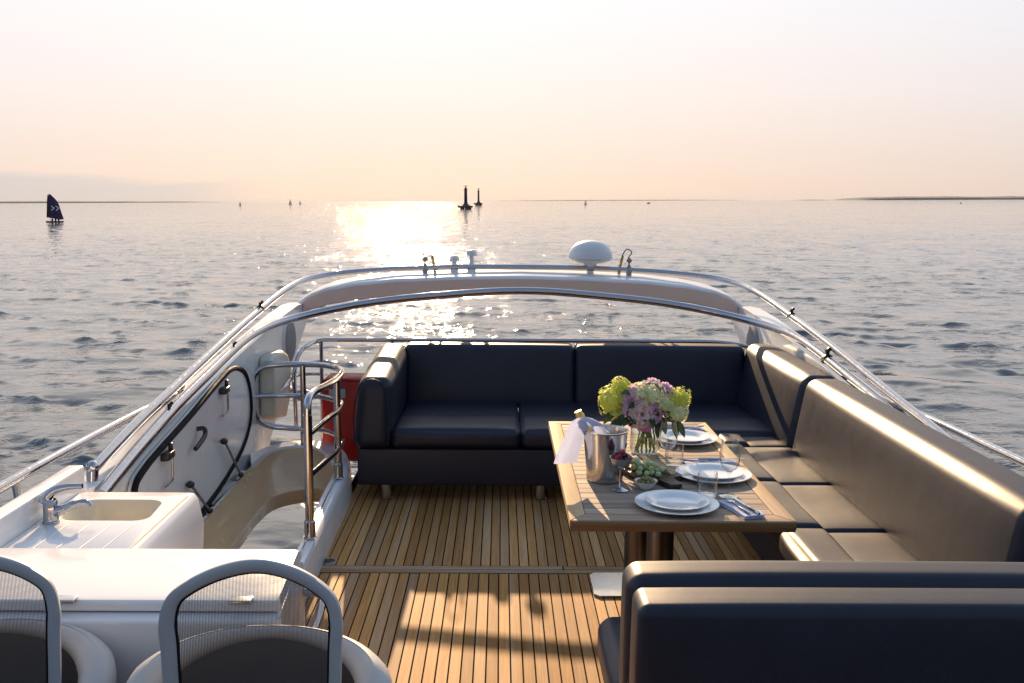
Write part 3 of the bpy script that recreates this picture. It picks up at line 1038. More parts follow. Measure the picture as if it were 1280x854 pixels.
for (hx, sgn, lab) in ((-.665, 1, 'small lamp with curly cable on the arch, at the glittering side'), (1.075, -1, 'small lamp with curly cable on the arch beside the radar dome')):
    g = thing('arch_lamp', (hx, 8.5, AZ), lab, 'lamp')
    bm = nb(); lathe(bm, [(.024, AZ - .03), (.024, AZ + .04), (.014, AZ + .055), (.008, AZ + .06), (.008, AZ + .075), (.022, AZ + .085), (.024, AZ + .105), (.012, AZ + .122), (0, AZ + .124)], (hx, 8.5, 0), 16); part(g, 'lamp_body', bm, 'dark_steel')
    bm = nb(); tube(bm, spline([(hx - .01, 8.5, AZ + .12), (hx - .02 * sgn, 8.5, AZ + .17), (hx + .02 * sgn, 8.5, AZ + .195), (hx + .05 * sgn, 8.5, AZ + .16), (hx + .075 * sgn, 8.5, AZ + .08), (hx + .085 * sgn, 8.5, AZ)], 6), .0045, 6); part(g, 'cable', bm, 'black_plastic')
    bm = nb(); tube(bm, [(hx + .05 * sgn, 8.5, AZ + .14), (hx + .08 * sgn, 8.5, AZ + .04), (hx + .085 * sgn, 8.5, AZ - .02)], [.006, .014, .014], 8); part(g, 'whip_base', bm, 'brass')

# ------------------------------------------------------------------ corner sofa
sofa = thing('corner_sofa', (.9, 6.4, 0), 'dark leather corner sofa along the stern and the side of the deck', 'sofa')
def seat(lo, hi, split, axis, name='seat_cushion', h=.0):
    """seat pad: softer front roll and flatter rear part with a tuck between them"""
    bm = nb()
    x0, y0, z0 = lo; x1, y1, z1 = hi
    def sag(p):
        cx, cy = (x0 + x1) / 2, (y0 + y1) / 2
        return (p.x, p.y, p.z - .008 * math.exp(-((p.x - cx) ** 2 + (p.y - cy) ** 2) / .05) * (p.z > z1 - .05))
    if axis == 'y':
        rounded_box(bm, (x0, y0, z0), (x1, split - .002, z1), .042, (10, 6, 3), 4, (.004, .018, .012), sag)
        rounded_box(bm, (x0 + .002, split - .03, z0), (x1 - .002, y1, z1 - .020), .03, (10, 6, 3), 4, (.002, .0, .010), sag)
    else:
        rounded_box(bm, (x0, y0, z0), (split + .002, y1, z1), .042, (6, 10, 3), 4, (.018, .004, .012), sag)
        rounded_box(bm, (split - .03, y0 + .002, z0), (x1, y1 - .002, z1 - .020), .03, (6, 10, 3), 4, (0, .002, .010), sag)
    return part(sofa, name, bm, 'leather')
SF = 5.95
# plinth and feet
bm = nb(); rounded_box(bm, (-.895, SF + .015, .105), (1.30, 7.05, .335), .012, (4, 3, 2), 2); part(sofa, 'plinth', bm, 'leather')
bm = nb(); rounded_box(bm, (1.27, 2.72, .105), (1.90, SF + .05, .335), .012, (3, 4, 2), 2); part(sofa, 'plinth', bm, 'leather')
for lx, ly in ((-.725, 6.045), (.235, 6.045), (1.10, 6.045), (1.36, 4.9), (1.36, 3.6)):
    bm = nb(); lathe(bm, [(.034, .108), (.034, .006), (.037, .004), (.037, 0), (0, 0)], (lx, ly, 0), 20); part(sofa, 'foot', bm, 'brushed_steel')
# armrest
bm = nb()
def armf(p):
    t = max(0, (p.z - .35) / .45)
    sl = (p.y - SF) / 1.1
    return (p.x + .035 * t * (1 if p.x < -.8 else .35), p.y + .02 * t, p.z + .055 * sl * min(1, max(0, (p.z - .40) / .30)))
rounded_box(bm, (-.915, SF - .02, .338), (-.690, 7.10, .775), .062, (4, 10, 5), 5, (.012, .006, .008), armf)
arm = part(sofa, 'armrest', bm, 'leather')
# piping seam round the armrest front
bm = nb()
tube(bm, spline([(-.905, SF - .015, .36), (-.905, SF - .012, .60), (-.86, SF - .008, .742), (-.80, SF - .004, .772), (-.735, SF - .006, .745), (-.70, SF - .010, .60), (-.700, SF - .015, .36)], 6), .004, 6)
part(arm, 'piping', bm, 'leather')
# back seats
xs = [-.688, .108, .93]
for a, b in zip(xs[:-1], xs[1:]):
    seat((a + .0015, SF, .338), (b - .0015, 6.93, .462), 6.37, 'y')
seat((.933, SF + .0, .338), (1.70, 6.93, .458), 6.37, 'y')
# back backrests
def leanb(p):
    t = (p.z - .40) / .44
    return (p.x, p.y + .07 * t, p.z)
bx = [-.70, .508, 1.72]
for a, b in zip(bx[:-1], bx[1:]):
    bm = nb()
    rounded_box(bm, (a + .003, 6.885, .40), (b - .003, 7.075, .838), .040, (12, 4, 8), 4, (.004, .012, .004), leanb)
    part(sofa, 'backrest', bm, 'leather')
# side seats (run along the right side)
ys = [2.75, 3.45, 4.16, 4.885, 5.668]
for a, b in zip(ys[:-1], ys[1:]):
    seat((1.195, a + .003, .338), (1.70, b - .003, .460), 1.405, 'x')
seat((1.28, 5.671, .338), (1.70, 5.95, .457), 1.46, 'x')
# side backrests
def leans(p):
    t = (p.z - .40) / .44
    return (p.x + .075 * t, p.y, p.z)
for (a, b, zt) in ((5.62, 7.02, .862), (3.16, 5.615, .862), (2.30, 3.155, .855)):
    bm = nb()
    rounded_box(bm, (1.655, a + .004, .40), (1.865, b - .004, zt), .058, (4, 14, 8), 5, (.014, .006, .006), leans)
    bk = part(sofa, 'backrest', bm, 'leather')

# ------------------------------------------------------------------ foreground bench, back towards us
bench = thing('bench', (1.1, 2.8, 0), 'dark leather bench with its back turned, nearest in front of the table', 'bench')
bm = nb(); rounded_box(bm, (.335, 2.40, .05), (1.64, 2.555, .832), .030, (12, 3, 8), 4, (.004, .010, .004)); part(bench, 'back_panel', bm, 'leather')
bm = nb()
tube(bm, fillet([(.352, 2.404, .10), (.352, 2.404, .792), (.372, 2.404, .810), (1.60, 2.404, .810)], .02), .0022, 6)
part(bench, 'seam', bm, 'leather')
bm = nb(); rounded_box(bm, (.328, 2.562, .34), (1.64, 2.725, .846), .045, (12, 4, 6), 4, (.004, .012, .006)); part(bench, 'backrest', bm, 'leather')
bm = nb(); rounded_box(bm, (.315, 2.70, .335), (1.19, 3.19, .478), .045, (10, 6, 3), 4, (.010, .014, .010)); part(bench, 'seat_cushion', bm, 'leather')
bm = nb(); rounded_box(bm, (.345, 2.56, .10), (1.26, 3.14, .333), .012, (4, 3, 2), 2); part(bench, 'plinth', bm, 'leather')
for lx, ly in ((.43, 3.05), (1.1, 3.05), (.43, 2.65)):
    bm = nb(); lathe(bm, [(.034, .103), (.034, .006), (.037, .004), (.037, 0), (0, 0)], (lx, ly, 0), 20); part(bench, 'foot', bm, 'brushed_steel')

# ------------------------------------------------------------------ dining table
TX0, TX1, TY0, TY1, TZ = .232, 1.047, 3.435, 5.055, .72
table = thing('dining_table', (.64, 4.25, 0), 'slatted teak dining table on two steel pedestals', 'table')
BW, BN = .060, .075
for (a, b) in ((TX0, TX0 + BW), (TX1 - BW, TX1)):
    bm = nb()
    o_ = a < .5
    poly = [(a, TY0), (a, TY1), (b, TY1 - BN), (b, TY0 + BN)] if o_ else [(b, TY0), (b, TY1), (a, TY1 - BN), (a, TY0 + BN)]
    prism(bm, poly, 'z', TZ - .036, TZ, .003, 2)
    part(table, 'border_board', bm, 'table_border')
for (ya, yb, near) in ((TY0, TY0 + BN, True), (TY1 - BN, TY1, False)):
    bm = nb()
    e = .0015
    if near:
        poly = [(TX0 + e, ya), (TX0 + BW + e, yb), (TX1 - BW - e, yb), (TX1 - e, ya)]
    else:
        poly = [(TX0 + e, yb), (TX0 + BW + e, ya), (TX1 - BW - e, ya), (TX1 - e, yb)]
    prism(bm, poly, 'z', TZ - .0362, TZ - .0008, .003, 2)
    part(table, 'border_board', bm, 'table_border' if not near else 'table_teak')
n_sl = 22
y0, y1 = TY0 + BN + .002, TY1 - BN - .002
sw = (y1 - y0) / n_sl
bm = nb(); box(bm, (TX0 + BW + .002, -(sw - .004) / 2, -.024), (TX1 - BW - .002, (sw - .004) / 2, 0), .0015, 1)
slat_me = finish(bm, 'slat', 'table_teak', (.64, 0, 0))
for i in range(n_sl):
    o = bpy.data.objects.new('slat', slat_me)
    COL.objects.link(o)
    o.parent = table
    o.location = (0, y0 + sw * (i + .5) - 4.25, TZ - .0015 + random.uniform(-.0006, .0004))
bm = nb(); box(bm, (TX0 + BW - .02, TY0 + BN - .02, TZ - .034), (TX1 - BW + .02, TY1 - BN + .02, TZ - .028)); part(table, 'under_panel', bm, 'dark_wood')
bm = nb(); box(bm, (TX0 + .004, TY0 - .006, TZ - .040), (TX1 - .004, TY0 - .0005, TZ - .004), .002); part(table, 'edge_strip', bm, 'table_edge')
for ly in (3.92, 4.62):
    bm = nb(); lathe(bm, [(.055, .683), (.055, .012), (.060, .008)], (.64, ly, 0), 32); lg = part(table, 'pedestal', bm, 'pedestal_steel')
    bm = nb(); prism(bm, [(.455, ly - .15), (.80, ly - .15), (.825, ly - .12), (.825, ly + .12), (.80, ly + .15), (.455, ly + .15), (.43, ly + .12), (.43, ly - .12)], 'z', .002, .011, .002, 1); pl = part(lg, 'base_plate', bm, 'brushed_steel')

# ------------------------------------------------------------------ bar counter
CZ = .76
ctr = thing('bar_counter', (-1.1, 2.8, 0), 'white bar counter with hinged lid in front of the sink', 'counter')
CX0, CX1 = -1.66, -.640
bm = nb()
prism(bm, [(CX0, 2.60), (CX1 + .025, 2.60), (CX1, 2.66), (CX1, 3.00), (CX1 - .02, 3.02), (CX0, 3.02)], 'z', CZ - .032, CZ, .010, 3)
lidc = part(ctr, 'lid', bm, 'gelcoat')
bm = nb()
prism(bm, [(CX0, 2.555), (CX1 + .035, 2.555), (CX1 + .006, 2.64), (CX1 + .004, 3.01), (CX0, 3.01)], 'z', .012, CZ - .036, .012, 3)
body_c = part(ctr, 'cabinet', bm, 'gelcoat')
for lx in (-1.205, -.725):
    bm = nb()
    rounded_box(bm, (lx - .030, 2.585, CZ - .004), (lx + .030, 2.622, CZ + .008), .003, (2, 2, 2), 2)
    lt = part(lidc, 'latch', bm, 'brushed_steel')
bm = nb()
tube(bm, spline([(-.618, 2.66, .60), (-.575, 2.68, .60), (-.560, 2.76, .605), (-.560, 2.88, .62), (-.575, 2.97, .63), (-.630, 2.985, .63)], 6), .013, 12)
part(ctr, 'grab_handle', bm, 'chrome')

# ------------------------------------------------------------------ sink unit
snk = thing('sink_unit', (-1.4, 3.4, 0), 'white moulded sink unit with drainer grooves against the side coaming', 'sink')
SZ = .72
bm = nb()
# top with a rounded basin cut
BX0, BX1, BY0, BY1 = -1.585, -1.265, 3.405, 3.655
def rr_loop(x0, x1, y0, y1, r, n=6, z=0):
    out = []
    for cx, cy, a0 in ((x1 - r, y1 - r, 0), (x0 + r, y1 - r, 90), (x0 + r, y0 + r, 180), (x1 - r, y0 + r, 270)):
        for i in range(n + 1):
            a = R(a0 + 90 * i / n)
            out.append((cx + r * math.cos(a), cy + r * math.sin(a), z))
    return out
n_ = 28
oute = rr_loop(-1.640, -1.195, 3.03, 3.755, .03, 6, SZ)
inn = rr_loop(BX0, BX1, BY0, BY1, .055, 6, SZ)
inn = [(x_ - (.02 * (y_ - BY0) / (BY1 - BY0) if x_ > -1.4 else 0), y_, z_) for x_, y_, z_ in inn]
loops = []
def ring(pts): loops.append([bm.verts.new(p) for p in pts])
ring([(x_, y_, .02) for x_, y_, z_ in oute])
ring([(x_ + .03 * (1 if x_ > -1.4 else 0), y_, SZ - .11) for x_, y_, z_ in oute])
ring([(x_ + .012 * (1 if x_ > -1.4 else 0), y_, SZ - .018) for x_, y_, z_ in oute])
ring([(x_, y_, SZ - .003) for x_, y_, z_ in oute])
ring([((x_ + 1.41) * .985 - 1.41, (y_ - 3.39) * .985 + 3.39, SZ) for x_, y_, z_ in oute])
ring(inn)
ring([((x_ + 1.42) * .97 - 1.42, (y_ - 3.53) * .97 + 3.53, SZ - .012) for x_, y_, z_ in inn])
ring([((x_ + 1.42) * .86 - 1.42, (y_ - 3.53) * .86 + 3.53, SZ - .125) for x_, y_, z_ in inn])
ring([((x_ + 1.42) * .60 - 1.42, (y_ - 3.53) * .60 + 3.53, SZ - .145) for x_, y_, z_ in inn])
pts_ = [[v.co.copy() for v in l_] for l_ in loops]
bm.free()
for (k0, k1, nm, mt_) in ((0, 5, 'sink_top', 'gelcoat'), (5, 8, 'basin', 'basin_cream')):
    bm = nb()
    lp = [[bm.verts.new(p) for p in q] for q in pts_[k0:k1 + 1]]
    for a, b in zip(lp[:-1], lp[1:]):
        for j in range(n_):
            bm.faces.new((a[j], a[(j + 1) % n_], b[(j + 1) % n_], b[j]))
    bm.faces.new(lp[-1] if k0 else list(reversed(lp[0])))
    part(snk, nm, bm, mt_, angle=30)
for i in range(4):
    gx = -1.535 + i * .075
    bm = nb(); tube(bm, [(gx, 3.06, SZ + .0005), (gx + .012, 3.36, SZ + .0005)], .0022, 6); part(snk, 'drainer_rib', bm, 'gelcoat')
bm = nb(); lathe(bm, [(0, SZ - .1435), (.018, SZ - .143), (.022, SZ - .1445)], (-1.42, 3.53, 0), 20); part(snk, 'drain', bm, 'chrome')
bm = nb(); tube(bm, [(-1.222, 3.06, SZ + .0008), (-1.215, 3.70, SZ + .0008)], .0022, 6); part(snk, 'edge_groove', bm, 'dark_wood')
# raised upstand behind the sink
bm = nb(); box(bm, (-1.705, 2.35, .60), (-1.642, 3.80, .815), .010, 3); part(snk, 'upstand', bm, 'gelcoat')
tap = thing('tap', (-1.595, 3.39, SZ), 'chrome lever mixer tap standing beside the sink basin', 'tap')
c = Vector((-1.592, 3.385, SZ))
bm = nb(); lathe(bm, [(.030, .0), (.030, .006), (.026, .010), (.0245, .04), (.0245, .075), (.021, .082)], c, 24); part(tap, 'tap_body', bm, 'chrome')
bm = nb(); tube(bm, spline([c + Vector((.0, .0, .030)), c + Vector((.045, .004, .048)), c + Vector((.085, .008, .064)), c + Vector((.120, .012, .068)), c + Vector((.134, .013, .054))], 6), [.020] * 6 + [.016] * 6 + [.013] * 6 + [.012] * 7, 14); part(tap, 'spout', bm, 'chrome')
bm = nb()
pl_ = spline([c + Vector((-.014, 0, .074)), c + Vector((-.010, 0, .092)), c + Vector((.014, .002, .114)), c + Vector((.055, .005, .126)), c + Vector((.112, .009, .129))], 6)
tube(bm, pl_, [.027 - .018 * (i / (len(pl_) - 1)) ** .7 for i in range(len(pl_))], 14); part(tap, 'lever', bm, 'chrome')

# ------------------------------------------------------------------ mesh chairs
def make_chair(label):
    ch = thing('mesh_chair', (0, 0, 0), label, 'chair', 'mesh-back chairs at the bar counter')
    # arched back frame (flat section), seen from inside; lower ends run down to the seat
    half_ = [(.190, 0, .36), (.205, 0, .52), (.214, 0, .66), (.218, 0, .78), (.221, 0, .830), (.213, 0, .880), (.198, 0, .907), (.166, 0, .930), (.111, 0, .954), (.046, 0, .970)]
    fr = half_ + [(0, 0, .974)] + [(-x_, y_, z_) for x_, y_, z_ in reversed(half_)]
    path = spline(fr, 6)
    bend = lambda p: Vector((p.x, p.y - .06 * (p.x / .21) ** 2 + .04 * (p.z - .4), p.z))
    bm = nb()
    n = len(path)
    prev = None
    rings = []
    for i, p in enumerate(path):
        a = path[max(0, i - 1)]; b = path[min(n - 1, i + 1)]
        t_ = (b - a).normalized()
        nn = Vector((-t_.z, 0, t_.x))
        if nn.dot(Vector((p.x, 0, p.z - .6))) < 0: nn = -nn
        w, d = .0165, .013
        sec = []
        for k in range(12):
            an = 2 * math.pi * k / 12
            cx_, cy_ = math.cos(an), math.sin(an)
            sx = math.copysign(abs(cx_) ** .55, cx_); sy = math.copysign(abs(cy_) ** .55, cy_)
            sec.append(bm.verts.new(bend(p + nn * (sx * w - w) + Vector((0, sy * d, 0)))))
        rings.append(sec)
    for a, b in zip(rings[:-1], rings[1:]):
        for k in range(12):
            bm.faces.new((a[k], a[(k + 1) % 12], b[(k + 1) % 12], b[k]))
    frame = part(ch, 'back_frame', bm, 'chair_frame', angle=50)
    inner = []
    for i, p in enumerate(path):
        a = path[max(0, i - 1)]; b = path[min(n - 1, i + 1)]
        t_ = (b - a).normalized(); nn = Vector((-t_.z, 0, t_.x))
        if nn.dot(Vector((p.x, 0, p.z - .6))) < 0: nn = -nn
        inner.append(p - nn * .034)
    bm = nb(); tube(bm, [bend(p) for p in inner], .0045, 6); part(frame, 'edge_trim', bm, 'rubber')
    # mesh panel: strips between left and right inner points
    bm = nb()
    m2 = n // 2
    rows = []
    for i in range(m2 + 1):
        l, r_ = inner[i], inner[n - 1 - i]
        rows.append([bm.verts.new(bend(l.lerp(r_, t / 16))) for t in range(17)])
    for a, b in zip(rows[:-1], rows[1:]):
        for k in range(16):
            try: bm.faces.new((a[k], a[k + 1], b[k + 1], b[k]))
            except ValueError: pass
    part(ch, 'mesh_panel', bm, 'mesh_fabric', angle=0)
    # upholstered tub shell wrapping round behind the mesh back, arms coming forward, with a rolled rim
    def tubp(i, off=0):
        a = R(-112 + 224 * i / 40)
        return Vector((math.sin(a) * (.296 + off), -.015 + math.cos(a) * (.195 + off), .715 - .135 * (1 - math.cos(a * .80))))
    bm = nb()
    rings = []
    for i in range(41):
        p = tubp(i); q = tubp(i, -.020)
        rings.append([bm.verts.new((q.x, q.y, .42)), bm.verts.new((q.x, q.y, p.z)), bm.verts.new((p.x, p.y, p.z)), bm.verts.new((p.x, p.y, .42))])
    for a, b in zip(rings[:-1], rings[1:]):
        for k in range(4):
            bm.faces.new((a[k], a[(k + 1) % 4], b[(k + 1) % 4], b[k]))
    bm.faces.new(rings[0]); bm.faces.new(list(reversed(rings[-1])))
    tub = part(ch, 'tub_shell', bm, 'chair_hide_shaded')
    bm = nb()
    tube(bm, [tubp(i, -.005) for i in range(41)], [.018 + .028 * min(1, abs(i - 20) / 13) ** 1.5 for i in range(41)], 16)
    rim = part(tub, 'rolled_rim', bm, 'chair_hide', angle=60)
    bm = nb()
    tube(bm, [tubp(i, -.005) + Vector((0, 0, .0185 + .028 * min(1, abs(i - 20) / 13) ** 1.5)) for i in range(41)], .0018, 6)
    part(tub, 'stitching', bm, 'chair_hide')
    bm = nb(); rounded_box(bm, (-.255, -.36, .36), (.255, .10, .46), .05, (6, 6, 3), 4, (0, 0, .02)); part(ch, 'seat', bm, 'chair_seat')
    bm = nb(); lathe(bm, [(.03, .36), (.03, .04), (.22, .02), (.23, 0.004), (0, 0.004)], (0, -.14, 0), 28); part(ch, 'pedestal', bm, 'chrome')
    return ch
ch1 = make_chair('grey-framed mesh chair in front of the bar counter, wholly in view')
ch2 = copy_tree(ch1)
ch1.location = (-.617, 2.33, 0); ch1.rotation_euler.z = R(0)
ch2['label'] = 'grey-framed mesh chair cut off by the edge of the picture'
ch2.location = (-1.335, 2.36, 0); ch2.rotation_euler.z = R(14)

# ------------------------------------------------------------------ red locker behind the sofa arm
lk = thing('locker', (-1.1, 6.95, 0), 'red vinyl covered locker standing behind the sofa armrest', 'locker')
bm = nb(); rounded_box(bm, (-1.255, 6.80, .03), (-.93, 7.08, .615), .03, (6, 4, 8), 3, (.006, .01, .008)); part(lk, 'cover', bm, 'red_vinyl')
bm = nb(); box(bm, (-1.205, 6.782, .488), (-1.09, 6.790, .550), .002); part(lk, 'label_plate', bm, 'grey_label')
bm = nb(); tube(bm, spline([(-1.25, 6.81, .605), (-1.15, 6.80, .618), (-1.05, 6.80, .612), (-.94, 6.81, .608)], 5), .008, 6); part(lk, 'cord', bm, 'red_vinyl')

# ------------------------------------------------------------------ the laid table
T = TZ + .0005
CH_PROF = [(0, .004), (.075, .004), (.090, .007), (.105, .012), (.150, .019), (.1555, .0205), (.157, .0195), (.155, .0165), (.11, .008), (.095, .0015), (.09, 0), (0, .0005)]
PL_PROF = [(0, .006), (.072, .006), (.083, .009), (.090, .016), (.1175, .0225), (.1195, .0225), (.1195, .020), (.095, .0125), (.08, .003), (.078, 0), (0, .001)]
SPOTS = [(.643, 3.600, 'nearest the camera'), (.868, 4.010, 'at the middle place'), (.862, 4.640, 'at the farthest place')]
for (px, py, where) in SPOTS:
    bm = nb(); lathe(bm, CH_PROF, (px, py, T), 56)
    single('charger_plate', bm, 'porcelain', (px, py, T), 'wide white charger plate ' + where, 'plate', 'charger plates')
    bm = nb(); lathe(bm, PL_PROF, (px + .002, py + .003, T + .0048), 56)
    single('dinner_plate', bm, 'porcelain', (px, py, T + .0048), 'smaller white plate stacked on the charger ' + where, 'plate', 'dinner plates')

def napkin(cx, cy, ang, l, w, label):
    bm = nb()
    M = Matrix.Translation((cx, cy, T)) @ Matrix.Rotation(R(ang), 4, 'Z')
    for k, (z, sh) in enumerate(((.0, 0), (.0045, .004), (.009, -.003))):
        rounded_box(bm, (-l / 2 + sh, -w / 2 + abs(sh), z), (l / 2 - .01 * k + sh, w / 2 - abs(sh), z + .0042), .002, (14, 6, 1), 2,
                    fn=lambda p: M @ Vector((p.x, p.y + .005 * math.sin(p.x * 26), p.z + .0018 * math.sin(p.x * 40 + p.y * 30) * (p.z > .002))))
    return single('napkin', bm, 'cloth', (cx, cy, T), label, 'napkin', 'folded napkins')
def fork(cx, cy, ang, z, label):
    M = Matrix.Translation((cx, cy, z)) @ Matrix.Rotation(R(ang), 4, 'Z')
    t = thing('fork', (cx, cy, z), label, 'fork', 'forks')
    bm = nb()
    pth = spline([(-.095, 0, .004), (-.05, 0, .005), (.0, 0, .003), (.045, 0, .006)], 6)
    tube(bm, [M @ p for p in pth], [.0055 - .0025 * min(1, i / 12) for i in range(len(pth))], 8, flat=None); part(t, 'handle', bm, 'chrome')
    bm = nb(); rounded_box(bm, (.04, -.011, .004), (.068, .011, .0062), .001, (3, 3, 1), 1, fn=lambda p: M @ p); part(t, 'head', bm, 'chrome')
    for k in (-1.5, -.5, .5, 1.5):
        bm = nb(); tube(bm, [M @ Vector((.066, k * .0055, .005)), M @ Vector((.098, k * .0052, .009))], .0014, 6); part(t, 'tine', bm, 'chrome')
def knife(cx, cy, ang, z, label):
    M = Matrix.Translation((cx, cy, z)) @ Matrix.Rotation(R(ang), 4, 'Z')
    t = thing('knife', (cx, cy, z), label, 'knife', 'knives')
    bm = nb()
    pth = [(-.105, 0, .006), (-.098, 0, .006), (-.03, 0, .005), (.0, 0, .005)]
    tube(bm, [M @ Vector(p) for p in pth], [.004, .0065, .0055, .004], 8); part(t, 'handle', bm, 'chrome')
    bm = nb(); prism(bm, [(0, -.004), (.09, -.009), (.112, -.002), (.115, .004), (.0, .004)], 'z', .0042, .0056)
    for v in bm.verts: v.co = M @ v.co
    part(t, 'blade', bm, 'chrome')
napkin(.873, 3.566, 104, .225, .085, 'white folded napkin beside the nearest plate')
fork(.862, 3.560, 102, T + .0135, 'fork on the napkin beside the nearest plate')
knife(.893, 3.562, 104, T + .0135, 'knife on the napkin beside the nearest plate')
napkin(.90, 4.225, 8, .24, .085, 'white folded napkin behind the middle plate')
fork(.80, 4.215, 160, T + .0135, 'fork on the napkin behind the middle plate')
knife(.95, 4.235, 6, T + .0135, 'knife on the napkin behind the middle plate')
napkin(.885, 4.865, 6, .24, .085, 'white folded napkin behind the farthest plate')
fork(.90, 4.850, 4, T + .0135, 'fork on the napkin behind the farthest plate')
knife(.90, 4.885, 4, T + .0135, 'knife on the napkin behind the farthest plate')

WINE = [(0, .004), (.032, .004), (.034, .0025), (.034, .001), (.033, 0), (0, 0)]
def wine_glass(cx, cy, label, sc=1.0):
    t = thing('wine_glass', (cx, cy, T), label, 'wine glass', 'wine glasses')
    bm = nb(); lathe(bm, [(0, 0), (.033 * sc, 0), (.034 * sc, .0015), (.02 * sc, .004), (.006, .008), (.0042, .014), (.0038, .05 * sc), (.0042, .088 * sc), (.009, .096 * sc), (.0, .099 * sc)], (cx, cy, T), 28); part(t, 'stem', bm, 'glass')
    z0 = .097 * sc
    bm = nb(); lathe(bm, [(0, z0), (.014 * sc, z0 + .003), (.030 * sc, z0 + .018 * sc), (.0395 * sc, z0 + .045 * sc), (.0400 * sc, z0 + .066 * sc), (.0365 * sc, z0 + .098 * sc), (.0325 * sc, z0 + .128 * sc), (.0315 * sc, z0 + .128 * sc), (.0355 * sc, z0 + .098 * sc), (.039 * sc, z0 + .066 * sc), (.0385 * sc, z0 + .046 * sc), (.029 * sc, z0 + .020 * sc), (.013 * sc, z0 + .005), (0, z0 + .0025)], (cx, cy, T), 32); part(t, 'bowl', bm, 'glass')
def tumbler(cx, cy, label):
    bm = nb()
    lathe(bm, [(0, 0), (.034, 0), (.036, .002), (.040, .045), (.0385, .098), (.0375, .098), (.039, .045), (.035, .008), (0, .007)], (cx, cy, T), 32)
    single('tumbler', bm, 'glass', (cx, cy, T), label, 'tumbler', 'tumblers')
wine_glass(.868, 3.735, 'tall wine glass between the nearest plate and the middle plate')
tumbler(.785, 3.735, 'stemless tumbler behind the nearest plate')
wine_glass(.690, 4.09, 'tall wine glass in front of the flower vase', .96)
tumbler(.735, 4.19, 'stemless tumbler in front of the flower vase')

# ice bucket with bottle and cloth
bk_ = thing('ice_bucket', (.410, 3.965, T), 'polished steel ice bucket on the dining table', 'ice bucket')
bm = nb(); lathe(bm, [(0, 0), (.070, 0), (.074, .003), (.082, .10), (.0905, .203), (.0945, .2065), (.0945, .2095), (.0905, .2105), (.0875, .203), (.079, .10), (.071, .01), (0, .008)], (.41, 3.965, T), 48); part(bk_, 'bucket_wall', bm, 'brushed_steel')
bm = nb(); blob(bm, (.485, 3.935, T + .155), .014, 2, (.8, .8, 1.3)); part(bk_, 'knob', bm, 'dark_steel')
icex = nb()
for _ in range(16):
    a = random.uniform(0, 6.28); rr = .062 * math.sqrt(random.random())
    p = Vector((.41 + rr * math.cos(a), 3.965 + rr * math.sin(a), T + .165 + random.uniform(-.01, .015)))
    n0 = len(icex.verts)
    res = bmesh.ops.create_cube(icex, size=.030)
    Mr = Matrix.Rotation(random.uniform(0, 3), 4, Vector((random.random(), random.random(), random.random())).normalized())
    for v in res['verts']: v.co = Mr @ v.co + p
tag(single('ice_cubes', icex, 'glass', (.41, 3.965, T + .16), 'clear ice cubes heaped in the steel bucket', 'ice', None, 'stuff'), None, None)
bt = thing('bottle', (.43, 3.97, T + .01), 'gold-foiled wine bottle leaning in the ice bucket', 'bottle')
Mb = Matrix.Translation((.428, 3.972, T + .012)) @ Matrix.Rotation(R(-26), 4, 'Y')
bm = nb(); lathe(bm, [(0, 0), (.030, 0), (.034, .006), (.034, .115), (.030, .150), (.018, .185), (.0145, .205), (.0145, .22)], (0, 0, 0), 28, Mb); part(bt, 'bottle_body', bm, 'bottle_green')
bm = nb(); lathe(bm, [(.0185, .186), (.0155, .215), (.0155, .268), (.0185, .271), (.0185, .285), (.0155, .290), (.0155, .302), (0, .304)], (0, 0, 0), 28, Mb); part(bt, 'foil', bm, 'gold_foil')
# draped cloth round the neck and over the bucket rim
bm = nb()
path = spline([(.398, 3.935, .905), (.372, 3.92, .955), (.345, 3.915, .975), (.318, 3.91, .985), (.300, 3.905, .965), (.285, 3.90, .925), (.265, 3.895, .875), (.250, 3.893, .835), (.243, 3.893, .805)], 5)
rows = []
nP = len(path)
for i, p in enumerate(path):
    t = i / (nP - 1)
    w = .038 + .028 * t
    row = []
    for k in range(13):
        u = -1 + 2 * k / 12
        fold = .006 * math.sin(u * 4.2 + t * 2) * (.4 + t)
        dirn = Vector((.62, .74, -.18)) if t < .45 else Vector((.78, .60, -.10))
        q = p + dirn.normalized() * w * u + Vector((-fold * .6, -.9 * fold, .25 * fold)) + Vector((0, .012 * u * u, .012 * (1 - u * u) * (1 - t)))
        row.append(bm.verts.new(q))
    rows.append(row)
for a, b in zip(rows[:-1], rows[1:]):
    for k in range(12):
        bm.faces.new((a[k], a[k + 1], b[k + 1], b[k]))
res = bmesh.ops.solidify(bm, geom=bm.faces[:], thickness=.004)
single('cloth_napkin', bm, 'cloth', (.30, 3.9, .80), 'white cloth napkin draped over the bottle neck and bucket rim', 'napkin', angle=60)

